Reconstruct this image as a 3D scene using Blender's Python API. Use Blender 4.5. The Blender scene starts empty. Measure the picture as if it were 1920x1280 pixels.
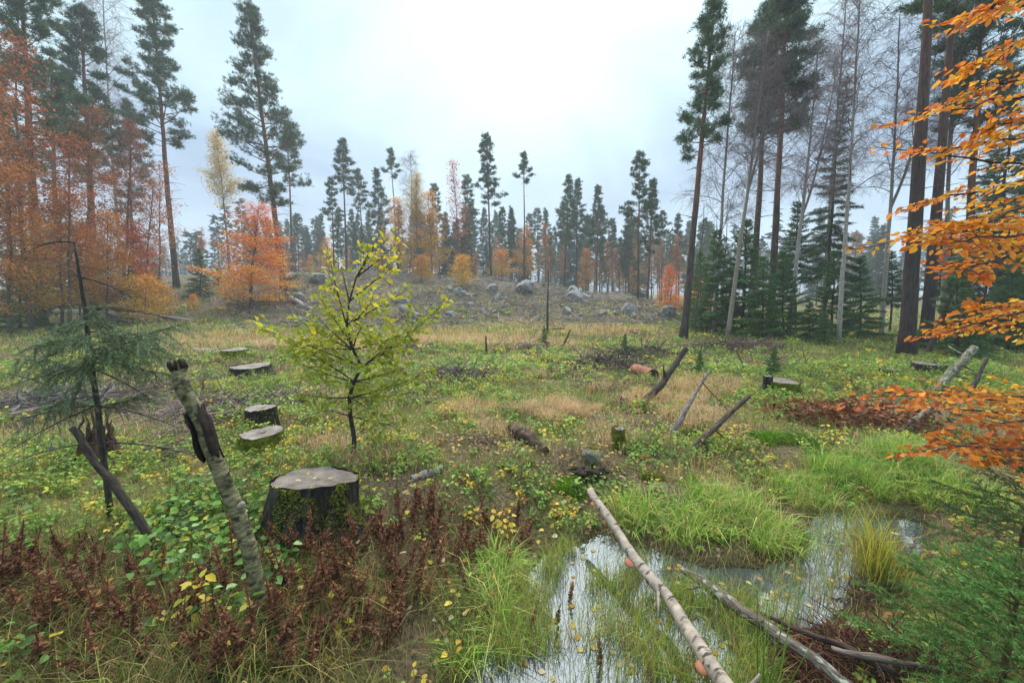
import bpy, bmesh, math, random
import numpy as np
from mathutils import Vector, Matrix, Quaternion

R = math.radians
sc = bpy.context.scene
C = sc.collection

# ------------------------------------------------------------------ camera, world, sun, exposure
PITCH, F, EYE = R(7.5), 720.0, 1.6
cam = bpy.data.objects.new('camera', bpy.data.cameras.new('camera'))
C.objects.link(cam)
cam.location = (0, 0, EYE)
cam.rotation_euler = (R(90) - PITCH, 0, 0)
cam.data.sensor_width = 36
cam.data.lens = F / 1920 * 36
cam.data.clip_start = 0.03
cam.data.clip_end = 2000
sc.camera = cam

SUN_EL, SUN_AZ = R(42), R(0)            # azimuth measured from +Y, thin spot of the cloud deck ahead
world = bpy.data.worlds.new('World')
sc.world = world
world.use_nodes = True
wn, wl = world.node_tree.nodes, world.node_tree.links
wn.clear()
def wnode(t, **k):
    n = wn.new(t)
    for a, b in k.items(): setattr(n, a, b)
    return n
def wmath(op, a, b=None, c=None, clamp=False):
    n = wn.new('ShaderNodeMath'); n.operation = op; n.use_clamp = clamp
    for i, x in enumerate((a, b, c)):
        if x is None: continue
        if isinstance(x, (int, float)): n.inputs[i].default_value = x
        else: wl.new(x, n.inputs[i])
    return n.outputs[0]
sky = wnode('ShaderNodeTexSky', sky_type='NISHITA', sun_disc=False)
sky.sun_elevation = SUN_EL; sky.sun_rotation = SUN_AZ
sky.air_density = 1.0; sky.dust_density = 2.0
tc = wnode('ShaderNodeTexCoord')
sep = wnode('ShaderNodeSeparateXYZ'); wl.new(tc.outputs['Generated'], sep.inputs[0])
zc = wmath('MAXIMUM', sep.outputs[2], 0.0)
# overcast deck: luminance (1 + 2 sin el) / 3
cie = wmath('MULTIPLY_ADD', zc, 1.05, 0.5)
proj = wnode('ShaderNodeCombineXYZ')
den = wmath('ADD', zc, 0.22)
wl.new(wmath('DIVIDE', sep.outputs[0], den), proj.inputs[0])
wl.new(wmath('DIVIDE', sep.outputs[1], den), proj.inputs[1])
nz = wnode('ShaderNodeTexNoise'); nz.inputs['Scale'].default_value = 0.9
nz.inputs['Detail'].default_value = 4; nz.inputs['Roughness'].default_value = 0.5
nz.inputs['Distortion'].default_value = 0.6
wl.new(proj.outputs[0], nz.inputs['Vector'])
cl = wmath('MULTIPLY_ADD', nz.outputs["Fac"], 1.8, 0.1)
dotn = wnode('ShaderNodeVectorMath', operation='DOT_PRODUCT')
sd = Vector((math.sin(SUN_AZ)*math.cos(SUN_EL), math.cos(SUN_AZ)*math.cos(SUN_EL), math.sin(SUN_EL)))
nrm = wnode('ShaderNodeVectorMath', operation='NORMALIZE'); wl.new(tc.outputs['Generated'], nrm.inputs[0])
wl.new(nrm.outputs[0], dotn.inputs[0]); dotn.inputs[1].default_value = sd
glow = wmath('POWER', wmath('MAXIMUM', dotn.outputs['Value'], 0.0), 9.0)
lum = wmath('MULTIPLY', wmath('MULTIPLY', cie, cl), wmath('MULTIPLY_ADD', glow, 0.28, 1.0))
ramp = wnode('ShaderNodeValToRGB')
ramp.color_ramp.elements[0].position = 0.5; ramp.color_ramp.elements[0].color = (0.60, 0.86, 1.28, 1)
ramp.color_ramp.elements[1].position = 1.0; ramp.color_ramp.elements[1].color = (0.72, 0.97, 1.08, 1)
wl.new(lum, ramp.inputs[0])
colm = wnode('ShaderNodeVectorMath', operation='SCALE')
wl.new(ramp.outputs[0], colm.inputs[0]); wl.new(lum, colm.inputs['Scale'])
bg1 = wnode('ShaderNodeBackground'); bg1.inputs[1].default_value = 0.05
wl.new(sky.outputs[0], bg1.inputs[0])
bg2 = wnode('ShaderNodeBackground'); bg2.inputs[1].default_value = 0.2
wl.new(colm.outputs[0], bg2.inputs[0])
addw = wnode('ShaderNodeMixShader'); addw.inputs[0].default_value = 0.94
wl.new(bg1.outputs[0], addw.inputs[1]); wl.new(bg2.outputs[0], addw.inputs[2])
wo = wnode('ShaderNodeOutputWorld'); wl.new(addw.outputs[0], wo.inputs[0])

sun = bpy.data.objects.new('sun', bpy.data.lights.new('sun', 'SUN'))
C.objects.link(sun)
sun.data.energy = 1.5
sun.data.angle = R(90)
sun.data.color = (1.0, 0.93, 0.82)
sun.rotation_euler = (-sd).to_track_quat('-Z', 'Y').to_euler()

vs = sc.view_settings
vs.view_transform = 'Standard'; vs.look = 'None'; vs.gamma = 1.0; vs.exposure = 2.3
vs.use_curve_mapping = False
sc.cycles.max_bounces = 6; sc.cycles.diffuse_bounces = 3; sc.cycles.glossy_bounces = 2
sc.cycles.transmission_bounces = 3; sc.cycles.volume_bounces = 1; sc.cycles.transparent_max_bounces = 4
sc.cycles.caustics_reflective = False; sc.cycles.caustics_refractive = False
sc.cycles.use_denoising = True

# ------------------------------------------------------------------ helpers
def S(r, g, b, k=1.0):
    f = lambda c: ((c/255+0.055)/1.055)**2.4 if c > 10 else c/255/12.92
    return np.array([f(r)*k, f(g)*k, f(b)*k])

_T = np.random.RandomState(7).rand(16, 128, 128)
def vnoise(x, y, s=0):
    x = np.asarray(x, float); y = np.asarray(y, float)
    xi = np.floor(x).astype(int); yi = np.floor(y).astype(int)
    fx = x-xi; fy = y-yi
    fx = fx*fx*(3-2*fx); fy = fy*fy*(3-2*fy)
    T = _T[s % 16]
    a = T[xi & 127, yi & 127]; b = T[(xi+1) & 127, yi & 127]
    c = T[xi & 127, (yi+1) & 127]; d = T[(xi+1) & 127, (yi+1) & 127]
    return (a*(1-fx)+b*fx)*(1-fy)+(c*(1-fx)+d*fx)*fy
def fbm(x, y, s=0, o=4):
    v = 0; a = 0.5; t = 0
    for i in range(o):
        v = v + a*vnoise(x*2**i+i*17.3, y*2**i+i*9.1, s+i); t += a; a *= 0.5
    return v/t
def sstep(a, b, x):
    t = np.clip((np.asarray(x, float)-a)/(b-a), 0, 1)
    return t*t*(3-2*t)
CP, SP = math.cos(PITCH), math.sin(PITCH)
def ray(px, py):
    u = (px-960)/F; v = (640-py)/F
    return np.array([u, CP+v*SP, -SP+v*CP])
def at(px, py, Y):
    d = ray(px, py); t = Y/d[1]
    return np.array([d[0]*t, Y, EYE+d[2]*t])
def atz(px, py, z):
    d = ray(px, py); t = (z-EYE)/d[2]
    return np.array([d[0]*t, d[1]*t, z])

WATER = -0.30
_pp = [(860,1330),(975,1110),(1030,1045),(1120,1012),(1240,1040),(1330,1066),(1420,1064),(1490,1045),(1525,995),(1560,962),
       (1640,980),(1722,962),(1730,1005),(1660,1060),(1650,1110),(1570,1150),(1490,1165),(1450,1225),(1440,1340)]
POND = np.array([atz(a, b, WATER)[:2] for a, b in _pp])
def pond_sd(x, y):
    x = np.asarray(x, float); y = np.asarray(y, float)
    best = np.full(x.shape, 1e9); ins = np.zeros(x.shape, bool)
    n = len(POND)
    for i in range(n):
        ax, ay = POND[i]; bx, by = POND[(i+1) % n]
        ex, ey = bx-ax, by-ay
        t = np.clip(((x-ax)*ex+(y-ay)*ey)/(ex*ex+ey*ey), 0, 1)
        best = np.minimum(best, np.hypot(x-ax-t*ex, y-ay-t*ey))
        cond = ((ay > y) != (by > y)) & (x < (bx-ax)*(y-ay)/(by-ay+1e-12)+ax)
        ins ^= cond
    return np.where(ins, -best, best)
def ground(x, y):
    x = np.asarray(x, float); y = np.asarray(y, float)
    z = -0.02*np.clip(y, 0, 15)
    z = z+(fbm(x*0.3, y*0.3, 1)-0.5)*0.5*sstep(4, 12, y)+(fbm(x*1.3, y*1.3, 3)-0.5)*0.16+(fbm(x*5, y*5, 5, 2)-0.5)*0.05
    hx = 3.5-0.9*sstep(-18, 0, x)-1.2*sstep(0, 10, x)-1.3*sstep(9, 19, x)
    hx = hx*(0.35+0.65*sstep(-60, -22, x))
    hill = hx*sstep(19, 40, y)*(1-0.35*sstep(55, 90, y))
    z = z+hill+(fbm(x*0.28+9, y*0.28, 6)-0.5)*1.5*sstep(21, 30, y)*sstep(22, 8, x)*sstep(70, 50, y)
    d = pond_sd(x, y)+(fbm(x*4, y*4, 8, 3)-0.5)*0.16
    out = WATER+(z-WATER)*sstep(-0.05, 1.15, d)
    return np.where(d > 0, out, WATER-0.22*sstep(0, 0.25, -d)-0.01)
def g1(x, y): return float(ground(np.array([x]), np.array([y]))[0])
_tt = np.concatenate([np.geomspace(1.0, 90, 1400)])
def gp(px, py, ymax=80):
    d = ray(px, py); P = d[None, :]*_tt[:, None]
    h = EYE+P[:, 2]-ground(P[:, 0], P[:, 1])
    i = np.argmax(h < 0)
    if h[i] >= 0 or P[i, 1] > ymax:
        Y = ymax; X = d[0]*Y/d[1]; return np.array([X, Y, g1(X, Y)])
    return np.array([P[i, 0], P[i, 1], g1(P[i, 0], P[i, 1])])
def onground(px, Y):
    # a point of the ground at depth Y seen in column px
    X = (px-960)/F*Y/CP
    for _ in range(4):
        z = g1(X, Y)
        # vertical image offset changes the forward share a little
        v = ((z-EYE)/Y*CP+SP)/(CP-(z-EYE)/Y*SP)
        X = (px-960)/F*Y/(CP+v*SP)
    return np.array([X, Y, g1(X, Y)])
def unit(a): return a/(np.linalg.norm(a, axis=-1, keepdims=True)+1e-9)

class MB:
    def __init__(s): s.v = []; s.c = []; s.t = []; s.q = []; s.tr = []; s.n = 0
    def add(s, v, q=None, t=None, col=(1, 1, 1), tc=None):
        v = np.asarray(v, float).reshape(-1, 3); n = len(v)
        col = np.asarray(col, float)
        if col.ndim == 1: col = np.tile(col, (n, 1))
        s.v.append(v); s.c.append(col); s.t.append(np.zeros((n, 3)) if tc is None else tc)
        if q is not None and len(q): s.q.append(np.asarray(q)+s.n)
        if t is not None and len(t): s.tr.append(np.asarray(t)+s.n)
        s.n += n
    def merge(s, o, off=(0, 0, 0)):
        for v, c, t in zip(o.v, o.c, o.t): s.v.append(v+np.asarray(off)); s.c.append(c); s.t.append(t)
        s.q += [q+s.n for q in o.q]; s.tr += [t+s.n for t in o.tr]; s.n += o.n
    def mesh(s, name, mat=None, smooth=False):
        V = np.concatenate(s.v) if s.v else np.zeros((0, 3))
        Q = np.concatenate(s.q) if s.q else np.zeros((0, 4), int)
        T = np.concatenate(s.tr) if s.tr else np.zeros((0, 3), int)
        me = bpy.data.meshes.new(name)
        me.vertices.add(len(V)); me.vertices.foreach_set('co', V.ravel().astype(np.float32))
        nl = len(Q)*4+len(T)*3
        me.loops.add(nl)
        me.loops.foreach_set('vertex_index', np.concatenate([Q.ravel(), T.ravel()]).astype(np.int32))
        me.polygons.add(len(Q)+len(T))
        st = np.concatenate([np.arange(len(Q))*4, len(Q)*4+np.arange(len(T))*3]).astype(np.int32)
        me.polygons.foreach_set('loop_start', st)
        if smooth: me.polygons.foreach_set('use_smooth', np.ones(len(st), bool))
        me.update(calc_edges=True)
        a = me.attributes.new('col', 'FLOAT_COLOR', 'POINT')
        cc = np.ones((len(V), 4), np.float32); cc[:, :3] = np.concatenate(s.c)
        a.data.foreach_set('color', cc.ravel())
        b = me.attributes.new('tc', 'FLOAT_VECTOR', 'POINT')
        b.data.foreach_set('vector', np.concatenate(s.t).astype(np.float32).ravel())
        if mat: me.materials.append(mat)
        return me
    # ---- shapes
    def tube(s, P, r, k=8, col=(1, 1, 1), cap=True, rough=0.0, rng=None):
        P = np.asarray(P, float); n = len(P); r = np.broadcast_to(np.asarray(r, float), (n,))
        T = unit(np.gradient(P, axis=0))
        ref = np.array([0, 0, 1.0]) if abs(T[0, 2]) < 0.85 else np.array([0, 1.0, 0])
        A = unit(np.cross(T, ref)); B = np.cross(T, A)
        th = np.arange(k)/k*2*math.pi
        rr = np.repeat(r[:, None], k, 1)
        if rough and rng is not None: rr = rr*(1+rough*rng.randn(n, k))
        V = P[:, None]+rr[..., None]*(np.cos(th)[None, :, None]*A[:, None]+np.sin(th)[None, :, None]*B[:, None])
        L = np.concatenate([[0], np.cumsum(np.linalg.norm(np.diff(P, axis=0), axis=1))])
        tc = np.stack([np.tile(np.cos(th), (n, 1))*r.max(), np.tile(np.sin(th), (n, 1))*r.max(), np.repeat(L[:, None], k, 1)], -1)
        i = np.arange(n-1)[:, None]*k; j = np.arange(k)[None]; j2 = (j+1) % k
        q = np.stack([i+j, i+j2, i+k+j2, i+k+j], -1).reshape(-1, 4)
        col = np.asarray(col, float)
        cv = np.repeat(col, k, 0) if col.ndim == 2 else col
        V = V.reshape(-1, 3); tc = tc.reshape(-1, 3); t = None
        if cap:
            if np.ndim(cv) == 1: cv = np.tile(cv, (len(V), 1))
            V = np.concatenate([V, P[:1], P[-1:]]); tc = np.concatenate([tc, tc[:1], tc[-1:]])
            cv = np.concatenate([cv, cv[:1], cv[-1:]])
            jj = np.arange(k); e = (n-1)*k
            t = np.concatenate([np.stack([np.full(k, n*k), (jj+1) % k, jj], -1), np.stack([np.full(k, n*k+1), e+jj, e+(jj+1) % k], -1)])
        s.add(V, q=q, t=t, col=cv, tc=tc)
    def sticks(s, p0, p1, r0, r1, col=(1, 1, 1), k=3):
        p0 = np.asarray(p0, float).reshape(-1, 3); p1 = np.asarray(p1, float).reshape(-1, 3); n = len(p0)
        if not n: return
        a = unit(p1-p0); ref = np.where(np.abs(a[:, 2:]) < 0.9, np.array([[0, 0, 1.0]]), np.array([[1.0, 0, 0]]))
        A = unit(np.cross(a, ref)); B = np.cross(a, A)
        th = np.arange(k)/k*2*math.pi
        o = np.cos(th)[None, :, None]*A[:, None]+np.sin(th)[None, :, None]*B[:, None]
        r0 = np.broadcast_to(np.asarray(r0, float), (n,))[:, None, None]; r1 = np.broadcast_to(np.asarray(r1, float), (n,))[:, None, None]
        V = np.concatenate([p0[:, None]+o*r0, p1[:, None]+o*r1], 1)
        b = (np.arange(n)*2*k)[:, None]; j = np.arange(k)[None]; j2 = (j+1) % k
        q = np.stack([b+j, b+j2, b+k+j2, b+k+j], -1).reshape(-1, 4)
        col = np.asarray(col, float)
        s.add(V.reshape(-1, 3), q=q, col=np.repeat(col, 2*k, 0) if col.ndim == 2 else col)
    def leaves(s, c, d, nrm, L, W, col, fold=0.15, hexa=False, curl=0.0):
        c = np.asarray(c, float); n = len(c)
        if not n: return
        d = unit(d); side = unit(np.cross(d, nrm)); up = np.cross(side, d)
        L = np.broadcast_to(np.asarray(L, float), (n,))[:, None]; W = np.broadcast_to(np.asarray(W, float), (n,))[:, None]
        tip = c+d*L-up*L*curl
        if hexa:
            l1 = c+d*L*.28-side*W*.44+up*W*fold; l2 = c+d*L*.64-side*W*.40+up*W*fold-up*L*curl*.4
            r1 = c+d*L*.28+side*W*.44+up*W*fold; r2 = c+d*L*.64+side*W*.40+up*W*fold-up*L*curl*.4
            V = np.stack([c, r1, r2, tip, l2, l1], 1); b = (np.arange(n)*6)[:, None]
            q = np.concatenate([b+np.array([[0, 1, 2, 3]]), b+np.array([[0, 3, 4, 5]])]); m = 6; t = None
        else:
            V = np.stack([c, c+d*L*.45+side*W*.5+up*W*fold, tip, c+d*L*.45-side*W*.5+up*W*fold], 1); b = (np.arange(n)*4)[:, None]
            t = np.concatenate([b+np.array([[0, 1, 2]]), b+np.array([[0, 2, 3]])]); q = None; m = 4
        s.add(V.reshape(-1, 3), q=q, t=t, col=np.repeat(col, m, 0) if np.ndim(col) == 2 else col)
    def needles(s, c, d, L, W, col, rng):
        n = len(c)
        if not n: return
        d = unit(d); side = unit(np.cross(d, rng.randn(n, 3)))
        L = np.broadcast_to(np.asarray(L, float), (n,))[:, None]; W = np.broadcast_to(np.asarray(W, float), (n,))[:, None]
        V = np.stack([c-side*W*.5, c+side*W*.5, c+d*L], 1)
        s.add(V.reshape(-1, 3), t=np.arange(n*3).reshape(-1, 3), col=np.repeat(col, 3, 0) if np.ndim(col) == 2 else col)
    def blades(s, b, H, W, lean, col, rng, az=None):
        b = np.asarray(b, float); n = len(b)
        if not n: return
        az = rng.rand(n)*2*math.pi if az is None else az
        H = np.broadcast_to(np.asarray(H, float), (n,))[:, None]; W = np.broadcast_to(np.asarray(W, float), (n,))[:, None]
        ld = np.stack([np.cos(az), np.sin(az), np.zeros(n)], -1); lean = np.broadcast_to(np.asarray(lean, float), (n,))[:, None]
        fa = rng.rand(n)*math.pi
        sd_ = np.stack([np.cos(fa), np.sin(fa), np.zeros(n)], -1)*W*.5
        up = np.array([[0, 0, 1.0]])
        mid = b+up*H*.55+ld*H*lean*.28
        tip = b+up*H*(1-.35*lean)+ld*H*lean
        V = np.stack([b-sd_, b+sd_, mid+sd_*.75, mid-sd_*.75, tip], 1)
        i = (np.arange(n)*5)[:, None]
        s.add(V.reshape(-1, 3), q=i+np.array([[0, 1, 2, 3]]), t=i+np.array([[3, 2, 4]]), col=np.repeat(col, 5, 0) if np.ndim(col) == 2 else col)

def link(name, me, parent=None, loc=None):
    o = bpy.data.objects.new(name, me); C.objects.link(o)
    if parent is not None: o.parent = parent
    if loc is not None: o.location = loc
    return o
def tag(o, label=None, cat=None, group=None, kind=None):
    if label: o['label'] = label
    if cat: o['category'] = cat
    if group: o['group'] = group
    if kind: o['kind'] = kind
    return o
def thing(name, label, cat, loc=(0, 0, 0), group=None):
    return tag(link(name, None, None, loc), label, cat, group)
def shift(mb, base):
    mb.v = [v-np.asarray(base) for v in mb.v]; return mb

# ------------------------------------------------------------------ materials
def newmat(name):
    m = bpy.data.materials.new(name); m.use_nodes = True
    nt = m.node_tree; nt.nodes.clear()
    return m, nt.nodes, nt.links
def attr(ns, name):
    a = ns.new('ShaderNodeAttribute'); a.attribute_name = name; return a
def mat_leaf(name, trans=0.35, rough=0.5, tint=(1, 1, 1), spec=0.35, rnd=0.25, hue=0.0, gain=1.0):
    m, ns, ls = newmat(name)
    a = attr(ns, 'col'); oi = ns.new('ShaderNodeObjectInfo')
    hs = ns.new('ShaderNodeHueSaturation')
    mr = ns.new('ShaderNodeMapRange'); mr.inputs[3].default_value = gain*(1-rnd); mr.inputs[4].default_value = gain*(1+rnd)
    ls.new(oi.outputs['Random'], mr.inputs[0]); ls.new(mr.outputs[0], hs.inputs['Value'])
    mr2 = ns.new('ShaderNodeMapRange'); mr2.inputs[3].default_value = 0.5-hue; mr2.inputs[4].default_value = 0.5+hue
    ls.new(oi.outputs['Random'], mr2.inputs[0]); ls.new(mr2.outputs[0], hs.inputs['Hue'])
    ls.new(a.outputs['Color'], hs.inputs['Color'])
    p = ns.new('ShaderNodeBsdfPrincipled'); p.inputs['Roughness'].default_value = rough
    p.inputs['Specular IOR Level'].default_value = spec
    t = ns.new('ShaderNodeBsdfTranslucent')
    mx = ns.new('ShaderNodeMixShader'); mx.inputs[0].default_value = trans
    ls.new(hs.outputs[0], p.inputs['Base Color']); ls.new(hs.outputs[0], t.inputs['Color'])
    ls.new(p.outputs[0], mx.inputs[1]); ls.new(t.outputs[0], mx.inputs[2])
    o = ns.new('ShaderNodeOutputMaterial'); ls.new(mx.outputs[0], o.inputs[0])
    return m
def mat_bark(name, sc_=(8, 8, 2), lo=0.45, hi=1.35, bump=0.5, rough=0.85, patch=None, patch_scale=(3, 3, 3), patch_at=(0.55, 0.65), spec=0.3):
    m, ns, ls = newmat(name)
    a = attr(ns, 'col'); t = attr(ns, 'tc')
    mp = ns.new('ShaderNodeMapping'); mp.inputs['Scale'].default_value = sc_
    ls.new(t.outputs['Vector'], mp.inputs[0])
    n = ns.new('ShaderNodeTexNoise'); n.inputs['Scale'].default_value = 1.0; n.inputs['Detail'].default_value = 6
    ls.new(mp.outputs[0], n.inputs['Vector'])
    mr = ns.new('ShaderNodeMapRange'); mr.inputs[1].default_value = .3; mr.inputs[2].default_value = .7
    mr.inputs[3].default_value = lo; mr.inputs[4].default_value = hi
    ls.new(n.outputs['Fac'], mr.inputs[0])
    sv = ns.new('ShaderNodeVectorMath'); sv.operation = 'SCALE'
    ls.new(a.outputs['Color'], sv.inputs[0]); ls.new(mr.outputs[0], sv.inputs['Scale'])
    colo = sv.outputs[0]
    if patch is not None:
        mp2 = ns.new('ShaderNodeMapping'); mp2.inputs['Scale'].default_value = patch_scale
        ls.new(t.outputs['Vector'], mp2.inputs[0])
        n2 = ns.new('ShaderNodeTexNoise'); n2.inputs['Scale'].default_value = 1.0; n2.inputs['Detail'].default_value = 5
        ls.new(mp2.outputs[0], n2.inputs['Vector'])
        mr2 = ns.new('ShaderNodeMapRange'); mr2.inputs[1].default_value = patch_at[0]; mr2.inputs[2].default_value = patch_at[1]
        ls.new(n2.outputs['Fac'], mr2.inputs[0])
        mx = ns.new('ShaderNodeMix'); mx.data_type = 'RGBA'
        ls.new(mr2.outputs[0], mx.inputs[0]); ls.new(colo, mx.inputs[6]); mx.inputs[7].default_value = (*patch, 1)
        colo = mx.outputs[2]
    p = ns.new('ShaderNodeBsdfPrincipled'); p.inputs['Roughness'].default_value = rough; p.inputs['Specular IOR Level'].default_value = spec
    ls.new(colo, p.inputs['Base Color'])
    b = ns.new('ShaderNodeBump'); b.inputs['Strength'].default_value = bump; b.inputs['Distance'].default_value = 0.02
    ls.new(n.outputs['Fac'], b.inputs['Height']); ls.new(b.outputs[0], p.inputs['Normal'])
    o = ns.new('ShaderNodeOutputMaterial'); ls.new(p.outputs[0], o.inputs[0])
    return m
def mat_obj(name, stops, scale=6, rough=0.85, bump=0.6, detail=8, vor=False, top=None, dist=0.03, spec=0.3, stretch=None):
    """object-space noise ramp; 'top' = (colour, threshold) lays moss on upward faces"""
    m, ns, ls = newmat(name)
    t = ns.new('ShaderNodeTexCoord')
    n = ns.new('ShaderNodeTexNoise'); n.inputs['Scale'].default_value = scale; n.inputs['Detail'].default_value = detail
    n.inputs['Roughness'].default_value = 0.65
    if stretch:
        mp = ns.new('ShaderNodeMapping'); mp.inputs['Scale'].default_value = stretch; ls.new(t.outputs['Object'], mp.inputs[0]); ls.new(mp.outputs[0], n.inputs['Vector'])
    else: ls.new(t.outputs['Object'], n.inputs['Vector'])
    r = ns.new('ShaderNodeValToRGB')
    while len(r.color_ramp.elements) < len(stops): r.color_ramp.elements.new(0.5)
    for e, (pos, c) in zip(r.color_ramp.elements, stops): e.position = pos; e.color = (*c, 1)
    ls.new(n.outputs['Fac'], r.inputs[0])
    colo = r.outputs[0]
    if top is not None:
        ge = ns.new('ShaderNodeNewGeometry'); sx = ns.new('ShaderNodeSeparateXYZ'); ls.new(ge.outputs['Normal'], sx.inputs[0])
        n2 = ns.new('ShaderNodeTexNoise'); n2.inputs['Scale'].default_value = scale*0.7; n2.inputs['Detail'].default_value = 5
        ls.new(t.outputs['Object'], n2.inputs['Vector'])
        ad = ns.new('ShaderNodeMath'); ad.operation = 'MULTIPLY_ADD'; ad.inputs[1].default_value = 1.6
        ls.new(n2.outputs['Fac'], ad.inputs[0]); ls.new(sx.outputs[2], ad.inputs[2])
        mr = ns.new('ShaderNodeMapRange'); mr.inputs[1].default_value = top[1]; mr.inputs[2].default_value = top[1]+0.25
        ls.new(ad.outputs[0], mr.inputs[0])
        mx = ns.new('ShaderNodeMix'); mx.data_type = 'RGBA'; ls.new(mr.outputs[0], mx.inputs[0])
        ls.new(colo, mx.inputs[6]); mx.inputs[7].default_value = (*top[0], 1); colo = mx.outputs[2]
    p = ns.new('ShaderNodeBsdfPrincipled'); p.inputs['Roughness'].default_value = rough; p.inputs['Specular IOR Level'].default_value = spec
    ls.new(colo, p.inputs['Base Color'])
    b = ns.new('ShaderNodeBump'); b.inputs['Strength'].default_value = bump; b.inputs['Distance'].default_value = dist
    ls.new(n.outputs['Fac'], b.inputs['Height']); ls.new(b.outputs[0], p.inputs['Normal'])
    o = ns.new('ShaderNodeOutputMaterial'); ls.new(p.outputs[0], o.inputs[0])
    return m

M = {}
M['pine_needle'] = mat_leaf('pine_needle', 0.2, 0.6, rnd=0.2, hue=0.01)
M['spruce_needle'] = mat_leaf('spruce_needle', 0.2, 0.55, rnd=0.2)
M['autumn'] = mat_leaf('autumn_leaf', 0.5, 0.5, rnd=0.15, hue=0.012, gain=1.2)
M['herb'] = mat_leaf('herb_leaf', 0.4, 0.5, rnd=0.05, gain=1.5)
M['grass'] = mat_leaf('grass_blade', 0.4, 0.5, rnd=0.05, gain=1.5)
M['stalk'] = mat_leaf('dead_stalk', 0.15, 0.7, rnd=0.3, spec=0.2)
M['twig'] = mat_leaf('twig_wood', 0.0, 0.8, rnd=0.15, spec=0.2)
M['bark_pine'] = mat_bark('bark_pine', (9, 9, 2.2), 0.45, 1.4, 0.6)
M['bark_birch'] = mat_bark('bark_birch', (16, 16, 30), 0.6, 1.2, 0.5, 0.75, patch=tuple(S(66, 58, 52)), patch_scale=(12, 12, 40), patch_at=(0.57, 0.66))
M['bark_dark'] = mat_bark('bark_dark', (55, 55, 14), 0.3, 1.8, 1.0, 0.85)
M['bark_lichen'] = mat_bark('bark_lichen', (50, 50, 16), 0.35, 1.6, 1.0, 0.85, patch=tuple(S(150, 154, 140)), patch_scale=(26, 26, 18), patch_at=(0.54, 0.62))
M['bark_old_birch'] = mat_bark('bark_old_birch', (22, 22, 60), 0.35, 1.7, 0.7, 0.75, patch=tuple(S(58, 52, 36)), patch_scale=(16, 16, 28), patch_at=(0.50, 0.62))
M['rock'] = mat_obj('granite', [(0.3, S(70, 70, 72)), (0.48, S(128, 126, 126)), (0.6, S(160, 158, 158)), (0.75, S(196, 195, 192))], 3.5, top=(S(92, 98, 50), 1.72), dist=0.06)
M['rock_moss'] = mat_obj('mossy_stone', [(0.3, S(80, 78, 72)), (0.5, S(140, 136, 126)), (0.7, S(175, 170, 160))], 9, top=(S(105, 112, 35), 1.5))
M['moss'] = mat_obj('moss', [(0.3, S(52, 68, 16)), (0.5, S(92, 112, 30)), (0.7, S(132, 142, 40))], 22, rough=0.95, bump=1.0, spec=0.1)
M['rot'] = mat_obj('rotten_wood', [(0.3, S(24, 18, 16)), (0.5, S(66, 48, 40)), (0.7, S(120, 96, 80))], 14, bump=1.0)
M['burnt'] = mat_obj('dark_cavity_wood', [(0.3, S(14, 11, 11)), (0.6, S(44, 34, 30)), (0.8, S(80, 64, 54))], 16, bump=1.0)
M['stump_bark'] = mat_obj('stump_bark', [(0.35, S(14, 12, 12)), (0.52, S(40, 35, 32)), (0.7, S(96, 88, 76))], 22, bump=1.0, top=(S(96, 106, 32), 1.50), stretch=(1, 1, .3), dist=.05)
M['stump_moss'] = mat_obj('stump_mossy_bark', [(0.35, S(40, 38, 22)), (0.5, S(98, 106, 30)), (0.7, S(140, 146, 48))], 14, bump=1.0, spec=0.1)
M['fungus'] = mat_obj('bracket_fungus', [(0.35, S(110, 58, 42)), (0.55, S(170, 104, 78)), (0.75, S(206, 156, 130))], 30, rough=0.5, bump=0.2)
M['redwood'] = mat_bark('fresh_cut_pine_bark', (8, 8, 4), 0.6, 1.3, 0.5)

def mat_cut(name, c1, c2):
    m, ns, ls = newmat(name)
    t = ns.new('ShaderNodeTexCoord')
    w = ns.new('ShaderNodeTexWave'); w.wave_type = 'RINGS'; w.rings_direction = 'Z'
    w.inputs['Scale'].default_value = 22; w.inputs['Distortion'].default_value = 1.2; w.inputs['Detail'].default_value = 3; w.inputs['Detail Scale'].default_value = 2
    ls.new(t.outputs['Object'], w.inputs['Vector'])
    n = ns.new('ShaderNodeTexNoise'); n.inputs['Scale'].default_value = 9; n.inputs['Detail'].default_value = 8
    ls.new(t.outputs['Object'], n.inputs['Vector'])
    mu = ns.new('ShaderNodeMath'); mu.operation = 'MULTIPLY_ADD'; mu.inputs[1].default_value = 0.2
    ls.new(w.outputs['Fac'], mu.inputs[0]); ls.new(n.outputs['Fac'], mu.inputs[2])
    r = ns.new('ShaderNodeValToRGB'); r.color_ramp.elements[0].position = .38; r.color_ramp.elements[0].color = (*c1, 1)
    r.color_ramp.elements[1].position = .82; r.color_ramp.elements[1].color = (*c2, 1)
    ls.new(mu.outputs[0], r.inputs[0])
    p = ns.new('ShaderNodeBsdfPrincipled'); p.inputs['Roughness'].default_value = 0.5
    ls.new(r.outputs[0], p.inputs['Base Color'])
    b = ns.new('ShaderNodeBump'); b.inputs['Strength'].default_value = .4; b.inputs['Distance'].default_value = .01
    ls.new(mu.outputs[0], b.inputs['Height']); ls.new(b.outputs[0], p.inputs['Normal'])
    o = ns.new('ShaderNodeOutputMaterial'); ls.new(p.outputs[0], o.inputs[0])
    return m
M['cut'] = mat_cut('weathered_cut_wood', S(54, 46, 42), S(132, 120, 112))

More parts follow.
